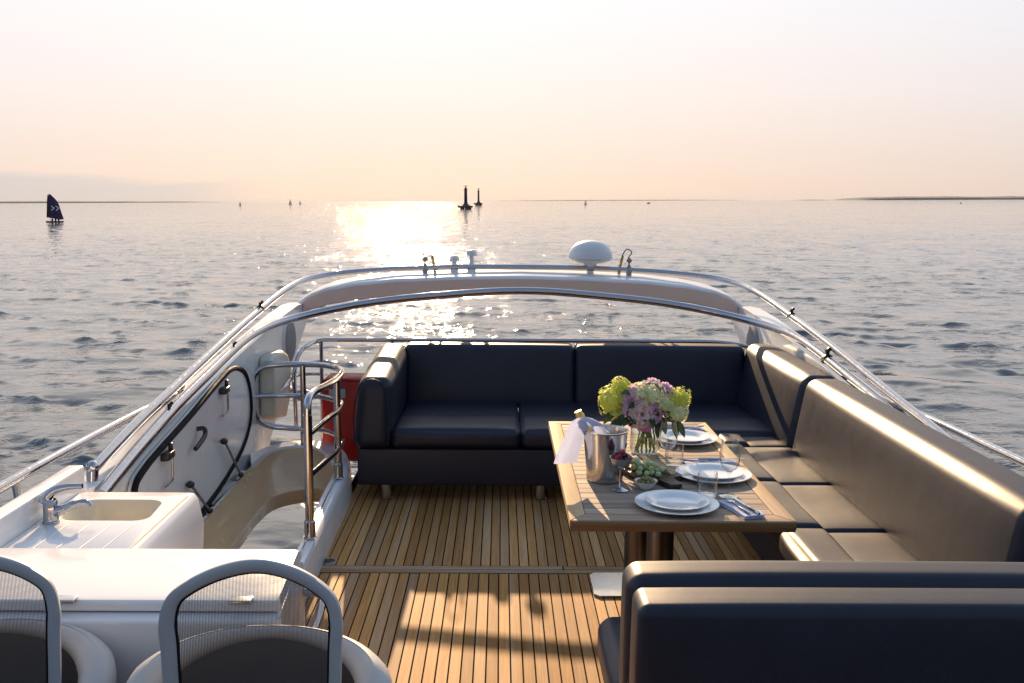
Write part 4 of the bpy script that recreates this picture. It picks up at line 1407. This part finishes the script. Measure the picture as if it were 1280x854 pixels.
# berry coupe
cp = thing('dessert_coupe', (.457, 3.815, T), 'silver footed coupe filled with berries', 'coupe')
bm = nb(); lathe(bm, [(0, .0), (.034, 0), (.035, .002), (.024, .006), (.008, .012), (.0055, .02), (.005, .075), (.009, .086), (.026, .094), (.038, .110), (.044, .132), (.0455, .134), (.043, .132), (.036, .112), (.02, .098), (0, .096)], (.457, 3.815, T), 32); part(cp, 'coupe_body', bm, 'chrome')
bm = nb(); blob(bm, (0, 0, 0), .0105, 2, (1, 1, 1.1), .06); rasp = finish(bm, 'raspberry', 'raspberry')
bm = nb(); blob(bm, (0, 0, 0), .0085, 2); blue = finish(bm, 'blueberry', 'blueberry')
k = 0
for ringr, cnt, zz in ((.030, 11, .132), (.018, 7, .143), (.006, 3, .152)):
    for i in range(cnt):
        a = 2 * math.pi * i / cnt + ringr * 40
        isr = (k * 7) % 5 < 2
        o = bpy.data.objects.new('raspberry' if isr else 'blueberry', rasp if isr else blue)
        COL.objects.link(o); BOAT.append(o)
        o.location = (.457 + ringr * math.cos(a), 3.815 + ringr * math.sin(a), T + zz + random.uniform(-.003, .003))
        o.rotation_euler = (random.uniform(0, 3), random.uniform(0, 3), 0)
        tag(o, ('red raspberry' if isr else 'dark blueberry') + ' heaped in the silver coupe', 'berry', 'raspberries in the coupe' if isr else 'blueberries in the coupe')
        k += 1
# olive bowl
ob = (.563, 3.842, T)
bm = nb(); lathe(bm, [(0, 0), (.024, 0), (.027, .004), (.040, .020), (.0455, .031), (.0465, .032), (.0435, .0305), (.036, .019), (.02, .008), (0, .007)], ob, 32)
single('olive_bowl', bm, 'porcelain', ob, 'small white bowl of olives beside the coupe', 'bowl')
bm = nb(); blob(bm, (0, 0, 0), .009, 2, (1, 1.25, 1)); olm = finish(bm, 'olive', 'olive')
k = 0
for ringr, cnt, zz in ((.027, 9, .029), (.013, 5, .038), (0, 1, .044)):
    for i in range(cnt):
        a = 2 * math.pi * i / cnt + ringr * 50
        o = bpy.data.objects.new('olive', olm)
        COL.objects.link(o); BOAT.append(o)
        o.location = (ob[0] + ringr * math.cos(a), ob[1] + ringr * math.sin(a), T + zz + random.uniform(-.002, .002))
        o.rotation_euler = (random.uniform(-.5, .5), random.uniform(-.5, .5), random.uniform(0, 6))
        tag(o, 'green-brown olive in the small white bowl', 'olive', 'olives in the bowl')
# cheese board with grapes, cheese, apricots, crackers
brd = thing('serving_board', (.62, 4.05, T), 'dark wooden serving board with a notched handle, laid with grapes and cheese', 'board')
Md = Matrix.Translation((.600, 4.055, T)) @ Matrix.Rotation(R(-70), 4, 'Z')
bm = nb()
prism(bm, [(-.20, -.095), (.125, -.095), (.145, -.075), (.145, -.038), (.155, -.030), (.235, -.030), (.245, -.02), (.245, .02), (.235, .030), (.155, .030), (.145, .038), (.145, .075), (.125, .095), (-.20, .095), (-.215, .08), (-.215, -.08)], 'z', .001, .021, .004, 2)
for v in bm.verts: v.co = Md @ v.co
part(brd, 'board_body', bm, 'dark_wood')
def on_board(u, v, z): return Md @ Vector((u, v, z))
bm = nb(); blob(bm, (0, 0, 0), .0125, 2, (1, 1, 1.12)); grm = finish(bm, 'grape', 'grape')
gr_sp = []
for i in range(30):
    u, v = random.gauss(.065, .035), random.gauss(-.035, .028)
    z = .033
    for (a, b, c_) in gr_sp:
        if (a - u) ** 2 + (b - v) ** 2 < .023 ** 2 and c_ >= z - .002:
            z = max(z, c_ + .016)
    if z > .07: continue
    gr_sp.append((u, v, z))
for (u, v, z) in gr_sp:
    o = bpy.data.objects.new('grape', grm); COL.objects.link(o); BOAT.append(o)
    o.location = on_board(u, v, z); o.rotation_euler = (random.uniform(0, 3), random.uniform(0, 3), 0)
    tag(o, 'pale green grape piled on the serving board', 'grape', 'grapes on the board')
bm = nb(); rounded_box(bm, (-.011, -.011, -.009), (.011, .011, .009), .002, (1, 1, 1), 2); chm = finish(bm, 'cheese_cube', 'cheese')
for i in range(16):
    o = bpy.data.objects.new('cheese_cube', chm); COL.objects.link(o); BOAT.append(o)
    o.location = on_board(random.uniform(-.06, .03), random.uniform(-.07, .02), .031 + (.018 if i > 9 else 0)); o.rotation_euler = (random.uniform(-.2, .2), random.uniform(-.2, .2), random.uniform(0, 3))
    tag(o, 'pale cheese cube on the serving board behind the grapes', 'cheese', 'cheese cubes on the board')
bm = nb(); blob(bm, (0, 0, 0), .014, 2, (1, 1, .45), .05); apm = finish(bm, 'apricot', 'apricot')
for i in range(5):
    o = bpy.data.objects.new('dried_apricot', apm); COL.objects.link(o); BOAT.append(o)
    o.location = on_board(-.045 + random.uniform(-.02, .02), -.07 + random.uniform(-.012, .015), .045 + .006 * i); o.rotation_euler = (random.uniform(-.8, .8), random.uniform(-.8, .8), 0)
    tag(o, 'orange dried apricot at the bucket side of the serving board', 'apricot', 'dried apricots on the board')
bm = nb(); lathe(bm, [(0, 0), (.020, 0), (.021, .002), (.020, .004), (0, .0045)], (0, 0, 0), 16); crm = finish(bm, 'cracker', 'cracker')
for i in range(9):
    o = bpy.data.objects.new('cracker', crm); COL.objects.link(o); BOAT.append(o)
    o.location = on_board(-.02 + i * .014, .05 + .01 * math.sin(i), .026); o.rotation_euler = (R(25), R(30), random.uniform(-.3, .3))
    tag(o, 'round cracker leaning in a row on the serving board', 'cracker', 'crackers on the board')

# flowers
VX, VY = .640, 4.415
vs_t = thing('flower_vase', (VX, VY, T), 'clear round glass vase of water holding the bouquet', 'vase')
bm = nb(); lathe(bm, [(0, 0), (.060, 0), (.066, .004), (.071, .03), (.070, .09), (.062, .135), (.055, .155), (.060, .170), (.0585, .170), (.0535, .155), (.0605, .135), (.0685, .09), (.0695, .03), (.064, .010), (0, .008)], (VX, VY, T), 40); part(vs_t, 'vase_glass', bm, 'vase_glass')
bm = nb(); lathe(bm, [(0, .0095), (.0625, .0115), (.0675, .03), (.0672, .085), (.0655, .100), (0, .100)], (VX, VY, T), 40); part(vs_t, 'water', bm, 'vase_water')
bq = thing('bouquet', (VX, VY, T + .02), 'bouquet of lime hydrangeas and pink peonies in the glass vase', 'bouquet')
def hydrangea(c, r, mat, sc=(1, 1, 1), nfl=95):
    bm = nb()
    c = Vector(c)
    for i in range(nfl):
        ph = math.acos(1 - 2 * (i + .5) / nfl); th = math.pi * (1 + 5 ** .5) * i
        d = Vector((math.cos(th) * math.sin(ph), math.sin(th) * math.sin(ph), math.cos(ph)))
        d = (d + Vector((random.gauss(0, .10), random.gauss(0, .10), random.gauss(0, .10)))).normalized()
        rr = r * (1 + random.uniform(-.10, .13) + .10 * math.sin(th * 2 + ph * 3))
        p = c + Vector((d.x * sc[0], d.y * sc[1], d.z * sc[2])) * rr
        tq = d.orthogonal().normalized(); a0 = random.uniform(0, 6.28)
        tq = Matrix.Rotation(a0, 3, d) @ tq
        s_ = r * random.uniform(.21, .29)
        for q in range(4):
            tx = Matrix.Rotation(q * math.pi / 2, 3, d) @ tq
            ty = d.cross(tx)
            lift = random.uniform(-.02, .25)
            v0 = bm.verts.new(p); v1 = bm.verts.new(p + (tx * .55 + ty * .42 + d * lift * .5) * s_); v2 = bm.verts.new(p + (tx * 1.0 + d * lift) * s_); v3 = bm.verts.new(p + (tx * .55 - ty * .42 + d * lift * .5) * s_)
            bm.faces.new((v0, v1, v2, v3))
    blob(bm, c, r * .80, 2, sc, .06)
    me = finish(bm, 'hydrangea_bloom', mat, bq.location, 0)
    o = bpy.data.objects.new('hydrangea_bloom', me); COL.objects.link(o); o.parent = bq
    return o
def peony(c, r, axis, mat, mat2=None, layers=6):
    bm = nb()
    c = Vector(c); ax_ = Vector(axis).normalized()
    t0 = ax_.orthogonal().normalized()
    for L_ in range(layers):
        f_ = (L_ + 1) / layers
        cnt = 9 + 5 * L_
        for i in range(cnt):
            a = 2 * math.pi * i / cnt + L_ * .9 + random.uniform(-.15, .15)
            rd_ = Matrix.Rotation(a, 3, ax_) @ t0
            tg = ax_.cross(rd_)
            open_ = R(18 + 68 * f_ + random.uniform(-9, 9))
            ln = r * (.75 + .35 * f_) * random.uniform(.85, 1.1); wd = r * (.17 + .13 * f_)
            base = c - ax_ * r * .35
            pts = []
            for s in range(4):
                u = s / 3
                an = open_ * (.55 + .45 * u)
                mid = base + (ax_ * math.cos(an) + rd_ * math.sin(an)) * ln * u * 1.15
                wv = wd * (math.sin(min(1, u * 1.25 + .12) * math.pi * .78))
                rf = random.uniform(-.09, .09) * r
                pts.append([bm.verts.new(mid + tg * wv + ax_ * rf), bm.verts.new(mid + rd_ * wv * .22 - ax_ * wv * .12), bm.verts.new(mid - tg * wv + ax_ * rf)])
            for a_, b_ in zip(pts[:-1], pts[1:]):
                for q in range(2):
                    bm.faces.new((a_[q], a_[q + 1], b_[q + 1], b_[q]))
    me = finish(bm, 'peony_bloom', mat, bq.location, 0)
    o = bpy.data.objects.new('peony_bloom', me); COL.objects.link(o); o.parent = bq
FY = 4.40
heads = []
def H_(x_, z_, r, mat, dy=0, sc=(1, 1, 1)):
    hydrangea((x_, FY + dy, z_), r, mat, sc); heads.append((x_, FY + dy, z_))
def P_(x_, z_, r, ax_, mat, dy=0):
    peony((x_, FY + dy, z_), r, ax_, mat); heads.append((x_, FY + dy, z_))
H_(.478, .962, .056, 'lime_petal', 0, (1, 1, 1.15)); H_(.525, 1.018, .044, 'lime_petal', .03)
H_(.500, .905, .028, 'lime_petal', -.02)
H_(.645, .998, .060, 'pale_petal', -.02, (1.15, 1, .9)); H_(.715, .955, .037, 'pale_petal', -.05)
H_(.790, .975, .048, 'lime_petal', 0); H_(.772, .918, .045, 'pale_petal', -.04, (1.15, 1, .85))
P_(.568, .962, .058, (-.45, -.85, .25), 'pink_petal', -.03)
P_(.605, 1.005, .045, (-.1, -.6, .8), 'blush_petal', .0)
P_(.672, 1.032, .042, (.1, -.3, .95), 'pink_petal', .03); P_(.732, 1.005, .042, (.35, -.5, .8), 'pink_petal', .03)
P_(.612, .915, .050, (-.05, -.95, .2), 'blush_petal', -.075)
P_(.672, .915, .040, (.4, -.85, .0), 'magenta_petal', -.06); P_(.628, .868, .036, (.1, -.8, -.5), 'magenta_petal', -.07); P_(.578, .880, .034, (-.5, -.7, -.3), 'magenta_petal', -.05)
# stems crossing in the vase
for i, (hx, hy, hz) in enumerate(heads):
    a = i * 2.4
    bm = nb()
    foot = (VX + .045 * math.cos(a), VY + .045 * math.sin(a), T + .014)
    neck = (VX + (hx - VX) * .22, VY + (hy - VY) * .3, T + .150)
    tube(bm, spline([foot, ((foot[0] + neck[0]) / 2 + .004, (foot[1] + neck[1]) / 2, T + .08), neck, (hx - (hx - VX) * .12, hy + .008, hz - .025)], 5), .0042, 7)
    part(bq, 'stem', bm, 'stem_green')
# leaves
def leaf(c, d, l, w):
    bm = nb()
    c = Vector(c); d = Vector(d).normalized()
    sd_ = d.cross(Vector((0, -.6, .8))).normalized(); nrm_ = sd_.cross(d)
    rows = []
    for s in range(6):
        u = s / 5
        ww = w * math.sin(math.pi * min(1, u * .92 + .06)) ** .8
        m_ = c + d * l * u - Vector((0, 0, l * .35 * u * u))
        rows.append([bm.verts.new(m_ + sd_ * ww + nrm_ * ww * .25), bm.verts.new(m_), bm.verts.new(m_ - sd_ * ww + nrm_ * ww * .25)])
    for a_, b_ in zip(rows[:-1], rows[1:]):
        for q in range(2): bm.faces.new((a_[q], a_[q + 1], b_[q + 1], b_[q]))
    part(bq, 'leaf', bm, 'leaf', angle=0)
for i in range(34):
    a = random.uniform(0, 6.28)
    rr = random.uniform(.02, .12)
    x_ = VX + .01 + rr * 1.25 * math.cos(a); y_ = FY + rr * math.sin(a) * .7
    leaf((x_, y_, random.uniform(.86, .955)), (math.cos(a), math.sin(a) * .8 - .35, random.uniform(-.5, .5)), random.uniform(.05, .085), random.uniform(.013, .022))
for (x_, z_, dx, dz) in ((.53, .91, -.3, -.5), (.55, .925, .2, -.2), (.60, .955, -.6, .1), (.70, .90, .2, -.6), (.755, .885, .2, -.8), (.77, .88, .5, -.7), (.69, .885, -.1, -.9), (.52, .885, -.7, -.2), (.56, 1.0, -.4, .3), (.585, .945, .5, .2)):
    leaf((x_, FY - .05, z_), (dx, -.3, dz), .062, .018)

# ------------------------------------------------------------------ far things on the water
def far_shore(x0, x1, y, h, depth, seed, steps, taper, label=None):
    """low wooded shore: a strip of rising ground with an uneven tree line"""
    r_ = np.random.RandomState(seed)
    bm = nb()
    prof = np.zeros(steps + 1)
    for k in range(7):
        prof += np.sin(np.linspace(0, 1, steps + 1) * (3 + 9 * k) * 2 + r_.uniform(0, 6)) / (1.5 + k)
    prof = .78 + .10 * prof + r_.uniform(-.06, .06, steps + 1)
    rows = []
    for i in range(steps + 1):
        t = i / steps
        x = x0 + (x1 - x0) * t
        f = min(1, t / taper[0] if taper[0] else 1) * min(1, (1 - t) / taper[1] if taper[1] else 1)
        hh = max(.6, h * prof[i] * (f ** .6))
        rows.append([bm.verts.new((x, y, SEA_Z - .3)), bm.verts.new((x, y + depth * .03, SEA_Z + hh * .55)), bm.verts.new((x, y + depth * .25, SEA_Z + hh)), bm.verts.new((x, y + depth * .7, SEA_Z + hh * .9)), bm.verts.new((x, y + depth, SEA_Z - .3))])
    for a, b in zip(rows[:-1], rows[1:]):
        for k in range(4):
            bm.faces.new((a[k], b[k], b[k + 1], a[k + 1]))
    bm.faces.new(rows[0]); bm.faces.new(list(reversed(rows[-1])))
    return single('shore', bm, 'forest', ((x0 + x1) / 2, y, SEA_Z), None, None, None, 'structure', boat=False, angle=20)
far_shore(2860, 7500, 8000, 36, 900, 3, 260, (.05, 0))
far_shore(2560, 2840, 8600, 6, 300, 9, 40, (.3, .2))
far_shore(-9500, -3150, 12000, 34, 900, 5, 240, (0, .35))
far_shore(-350, 3800, 15000, 17, 900, 8, 300, (.2, .3))

def lighthouse(x, y, hgt, wid, label):
    t = thing('lighthouse', (x, y, SEA_Z), label, 'lighthouse', 'lighthouses standing in the sea', boat=False)
    def L_(prof, name, mat, seg=20):
        bm = nb(); lathe(bm, [(r * wid, z * hgt) for r, z in prof], (x, y, SEA_Z), seg); return part(t, name, bm, mat)
    # caisson platform on stubby legs
    bm = nb()
    box(bm, (x - wid * .50, y - wid * .4, SEA_Z + hgt * .075), (x + wid * .46, y + wid * .4, SEA_Z + hgt * .155), wid * .02)
    box(bm, (x - wid * .54, y - wid * .14, SEA_Z + hgt * .11), (x - wid * .40, y + wid * .14, SEA_Z + hgt * .17), wid * .01)
    part(t, 'platform', bm, 'light_base')
    for lx in (-.30, -.15, .02, .17, .30):
        bm = nb(); box(bm, (x + wid * (lx - .065), y - wid * .3, SEA_Z - .8), (x + wid * (lx + .065), y + wid * .3, SEA_Z + hgt * .08)); part(t, 'leg', bm, 'light_base')
    L_([(.34, .155), (.20, .20), (.13, .25), (.112, .30)], 'plinth', 'light_base')
    L_([(.112, .30), (.095, .80), (.0, .80)], 'tower', 'light_tower')
    L_([(.10, .785), (.17, .80), (.17, .815), (.09, .82), (.085, .88), (.10, .885), (.04, .91), (0, .91)], 'lantern', 'light_tower')
    L_([(.022, .90), (.022, .95), (.125, .955), (.13, .99), (.0, 1.0)], 'topmark', 'light_tower')
lighthouse(-24.2, 692, 16.6, 10.4, 'nearer and taller dark lighthouse on a wide platform in the sea')
lighthouse(-26.3, 1181, 21.0, 10.2, 'farther, slimmer lighthouse just beside the nearer one')

# dark purple sail
sx_, sy_ = -133.0, 300.5
bo = thing('sailing_dinghy', (sx_, sy_, SEA_Z), 'small sailing dinghy under a dark purple sail with white chevrons', 'sailboat', boat=False)
F_ = .01417
def sp_(X_, Z_, d=0): return ((X_ - 500) * F_, (745 - Z_) * F_)
main_o = [sp_(*p) for p in ((375, 650), (380, 400), (385, 200), (400, 158), (425, 160), (470, 205), (522, 262), (560, 312), (585, 365), (605, 430), (640, 550), (688, 680), (640, 690), (560, 688), (460, 668))]
def curved(bm, poly, th, off=0):
    n = len(poly)
    cx_ = sum(p[0] for p in poly) / n; cz_ = sum(p[1] for p in poly) / n
    dep = lambda a, b: .5 - .10 * (a - cx_) ** 2 + off
    A = [bm.verts.new((sx_ + a, sy_ + dep(a, b), SEA_Z + b)) for a, b in poly]
    B = [bm.verts.new((sx_ + a, sy_ + dep(a, b) + th, SEA_Z + b)) for a, b in poly]
    ca = bm.verts.new((sx_ + cx_, sy_ + dep(cx_, cz_), SEA_Z + cz_)); cb = bm.verts.new((sx_ + cx_, sy_ + dep(cx_, cz_) + th, SEA_Z + cz_))
    for i in range(n):
        j = (i + 1) % n
        bm.faces.new((A[i], A[j], ca)); bm.faces.new((B[j], B[i], cb)); bm.faces.new((A[i], B[i], B[j], A[j]))
bm = nb(); curved(bm, main_o, .03); main_s = part(bo, 'mainsail', bm, 'sail_cloth', angle=60)
simple('jib_cloth', (.012, .006, .022), .6, var=.3, nscale=.6)
bm = nb(); curved(bm, [sp_(*p) for p in ((325, 640), (340, 470), (355, 300), (372, 180), (392, 156), (395, 300), (392, 480), (388, 640), (360, 650))], .03, -.5); part(bo, 'jib', bm, 'jib_cloth', angle=60)
for (X0, mat, sc) in ((418, 'white_mark', 1.0), (515, 'white_mark', 1.08)):
    bm = nb()
    w, h = 66 * sc, 96 * sc
    top = 405
    poly = [sp_(X0, top), sp_(X0 + 24, top - 4), sp_(X0 + 24 + w, top + h / 2 - 6), sp_(X0 + 26, top + h), sp_(X0 + 4, top + h - 14), sp_(X0 + w - 14, top + h / 2 - 4)]
    A = [bm.verts.new((sx_ + a, sy_ + .10, SEA_Z + b)) for a, b in poly]; B = [bm.verts.new((sx_ + a, sy_ + .16, SEA_Z + b)) for a, b in poly]
    bm.faces.new(A); bm.faces.new(list(reversed(B)))
    for i in range(6): bm.faces.new((A[i], B[i], B[(i + 1) % 6], A[(i + 1) % 6]))
    part(main_s, 'chevron', bm, mat)
bm = nb(); tube(bm, [(sx_ - 1.6, sy_ + .3, SEA_Z + .3), (sx_ - 1.45, sy_ + .3, SEA_Z + 8.5)], .06, 8); part(bo, 'mast', bm, 'light_base')
bm = nb()
prism(bm, [(-2.6, .42), (-2.5, .02), (-1.8, -.1), (1.9, -.1), (2.2, .1), (2.25, .40)], 'y', -.85, .85, .15, 2)
for v in bm.verts: v.co += Vector((sx_, sy_ + .2, SEA_Z))
part(bo, 'hull', bm, 'boat_hull')
for px_, py_ in ((-.7, -.3), (.3, -.35), (1.2, -.3)):
    bm = nb(); blob(bm, (sx_ + px_, sy_ + py_, SEA_Z + .75), .32, 2, (1, .8, 1.25)); blob(bm, (sx_ + px_ + .05, sy_ + py_, SEA_Z + 1.2), .13, 2)
    o = part(bo, 'crew_figure', bm, 'wetsuit')

def small_sail(x, y, h, label):
    t = thing('sailboat', (x, y, SEA_Z), label, 'sailboat', 'tiny far sailboats', boat=False)
    bm = nb(); prism(bm, [(-h * .32, h * .09), (-h * .26, -.1), (h * .24, -.1), (h * .30, h * .08)], 'y', -h * .08, h * .08, h * .02, 1)
    for v in bm.verts: v.co += Vector((x, y, SEA_Z))
    part(t, 'hull', bm, 'boat_hull')
    for (a, nm) in (((-.02, .13, -.24), 'mainsail'), ((.02, .11, .22), 'jib')):
        bm = nb(); prism(bm, [(h * a[0], h * a[1]), (h * a[2], h * a[1]), (h * a[0] + (.01 if a[2] > 0 else -.01) * h, h)], 'y', -.06, .06)
        for v in bm.verts: v.co += Vector((x, y, SEA_Z))
        part(t, nm, bm, 'far_sail')
small_sail(-390, 1507, 6.5, 'tiny far sailboat just where the left-hand shore ends')
small_sail(-401, 1918, 11.0, 'tiny far sailboat with the tallest pale sail left of the glitter')
small_sail(-433, 2172, 8.5, 'tiny far sailboat, right-hand one of the pair left of the glitter')
small_sail(118, 1400, 7.0, 'tiny far sailboat standing over the radar dome')
mb_ = thing('motorboat', (266, 1808, SEA_Z), 'tiny dark motorboat far out right of the radar dome', 'motorboat', boat=False)
bm = nb(); prism(bm, [(-3.2, 1.2), (-2.8, -.1), (2.6, -.1), (3.4, 1.3)], 'y', -1, 1, .2, 1)
for v in bm.verts: v.co += Vector((266, 1808, SEA_Z))
part(mb_, 'hull', bm, 'boat_hull')
bm = nb(); prism(bm, [(-1.4, 1.2), (-1.1, 2.2), (.7, 2.2), (1.4, 1.2)], 'y', -.8, .8, .1, 1)
for v in bm.verts: v.co += Vector((266, 1808, SEA_Z))
part(mb_, 'cabin', bm, 'boat_hull')
by = thing('buoy', (607, 1320, SEA_Z), 'tiny dark buoy floating in front of the right-hand shore', 'buoy', boat=False)
bm = nb(); lathe(bm, [(0, -.2), (1.1, -.1), (1.2, .5), (.6, .9), (0, .95)], (607, 1320, SEA_Z), 16); part(by, 'float', bm, 'boat_hull')
bm = nb(); lathe(bm, [(.25, .9), (.2, 2.0), (.0, 2.1)], (607, 1320, SEA_Z), 10); part(by, 'topmark', bm, 'boat_hull')

# ------------------------------------------------------------------ the hazy air over the water
def build_haze(density=1.5e-5):
    bm = nb()
    box(bm, (-30000, -30000, SEA_Z - 3), (30000, 30000, 48))
    me = bpy.data.meshes.new('haze'); bm.to_mesh(me); bm.free()
    mt = bpy.data.materials.new('haze_air'); mt.use_nodes = True
    N, L = mt.node_tree.nodes, mt.node_tree.links
    N.clear()
    out = N.new('ShaderNodeOutputMaterial')
    pv = N.new('ShaderNodeVolumePrincipled')
    pv.inputs['Color'].default_value = (.74, .86, 1.0, 1)
    pv.inputs['Density'].default_value = density
    pv.inputs['Anisotropy'].default_value = .0
    L.new(pv.outputs[0], out.inputs['Volume'])
    me.materials.append(mt)
    o = bpy.data.objects.new('haze', me)
    COL.objects.link(o)
    o['kind'] = 'stuff'
    o['label'] = 'thin pale haze in the air over the sea'
    o['category'] = 'haze'
build_haze()

# ------------------------------------------------------------------ heel the boat
for o in BOAT:
    o.matrix_basis = HEEL @ o.matrix_basis
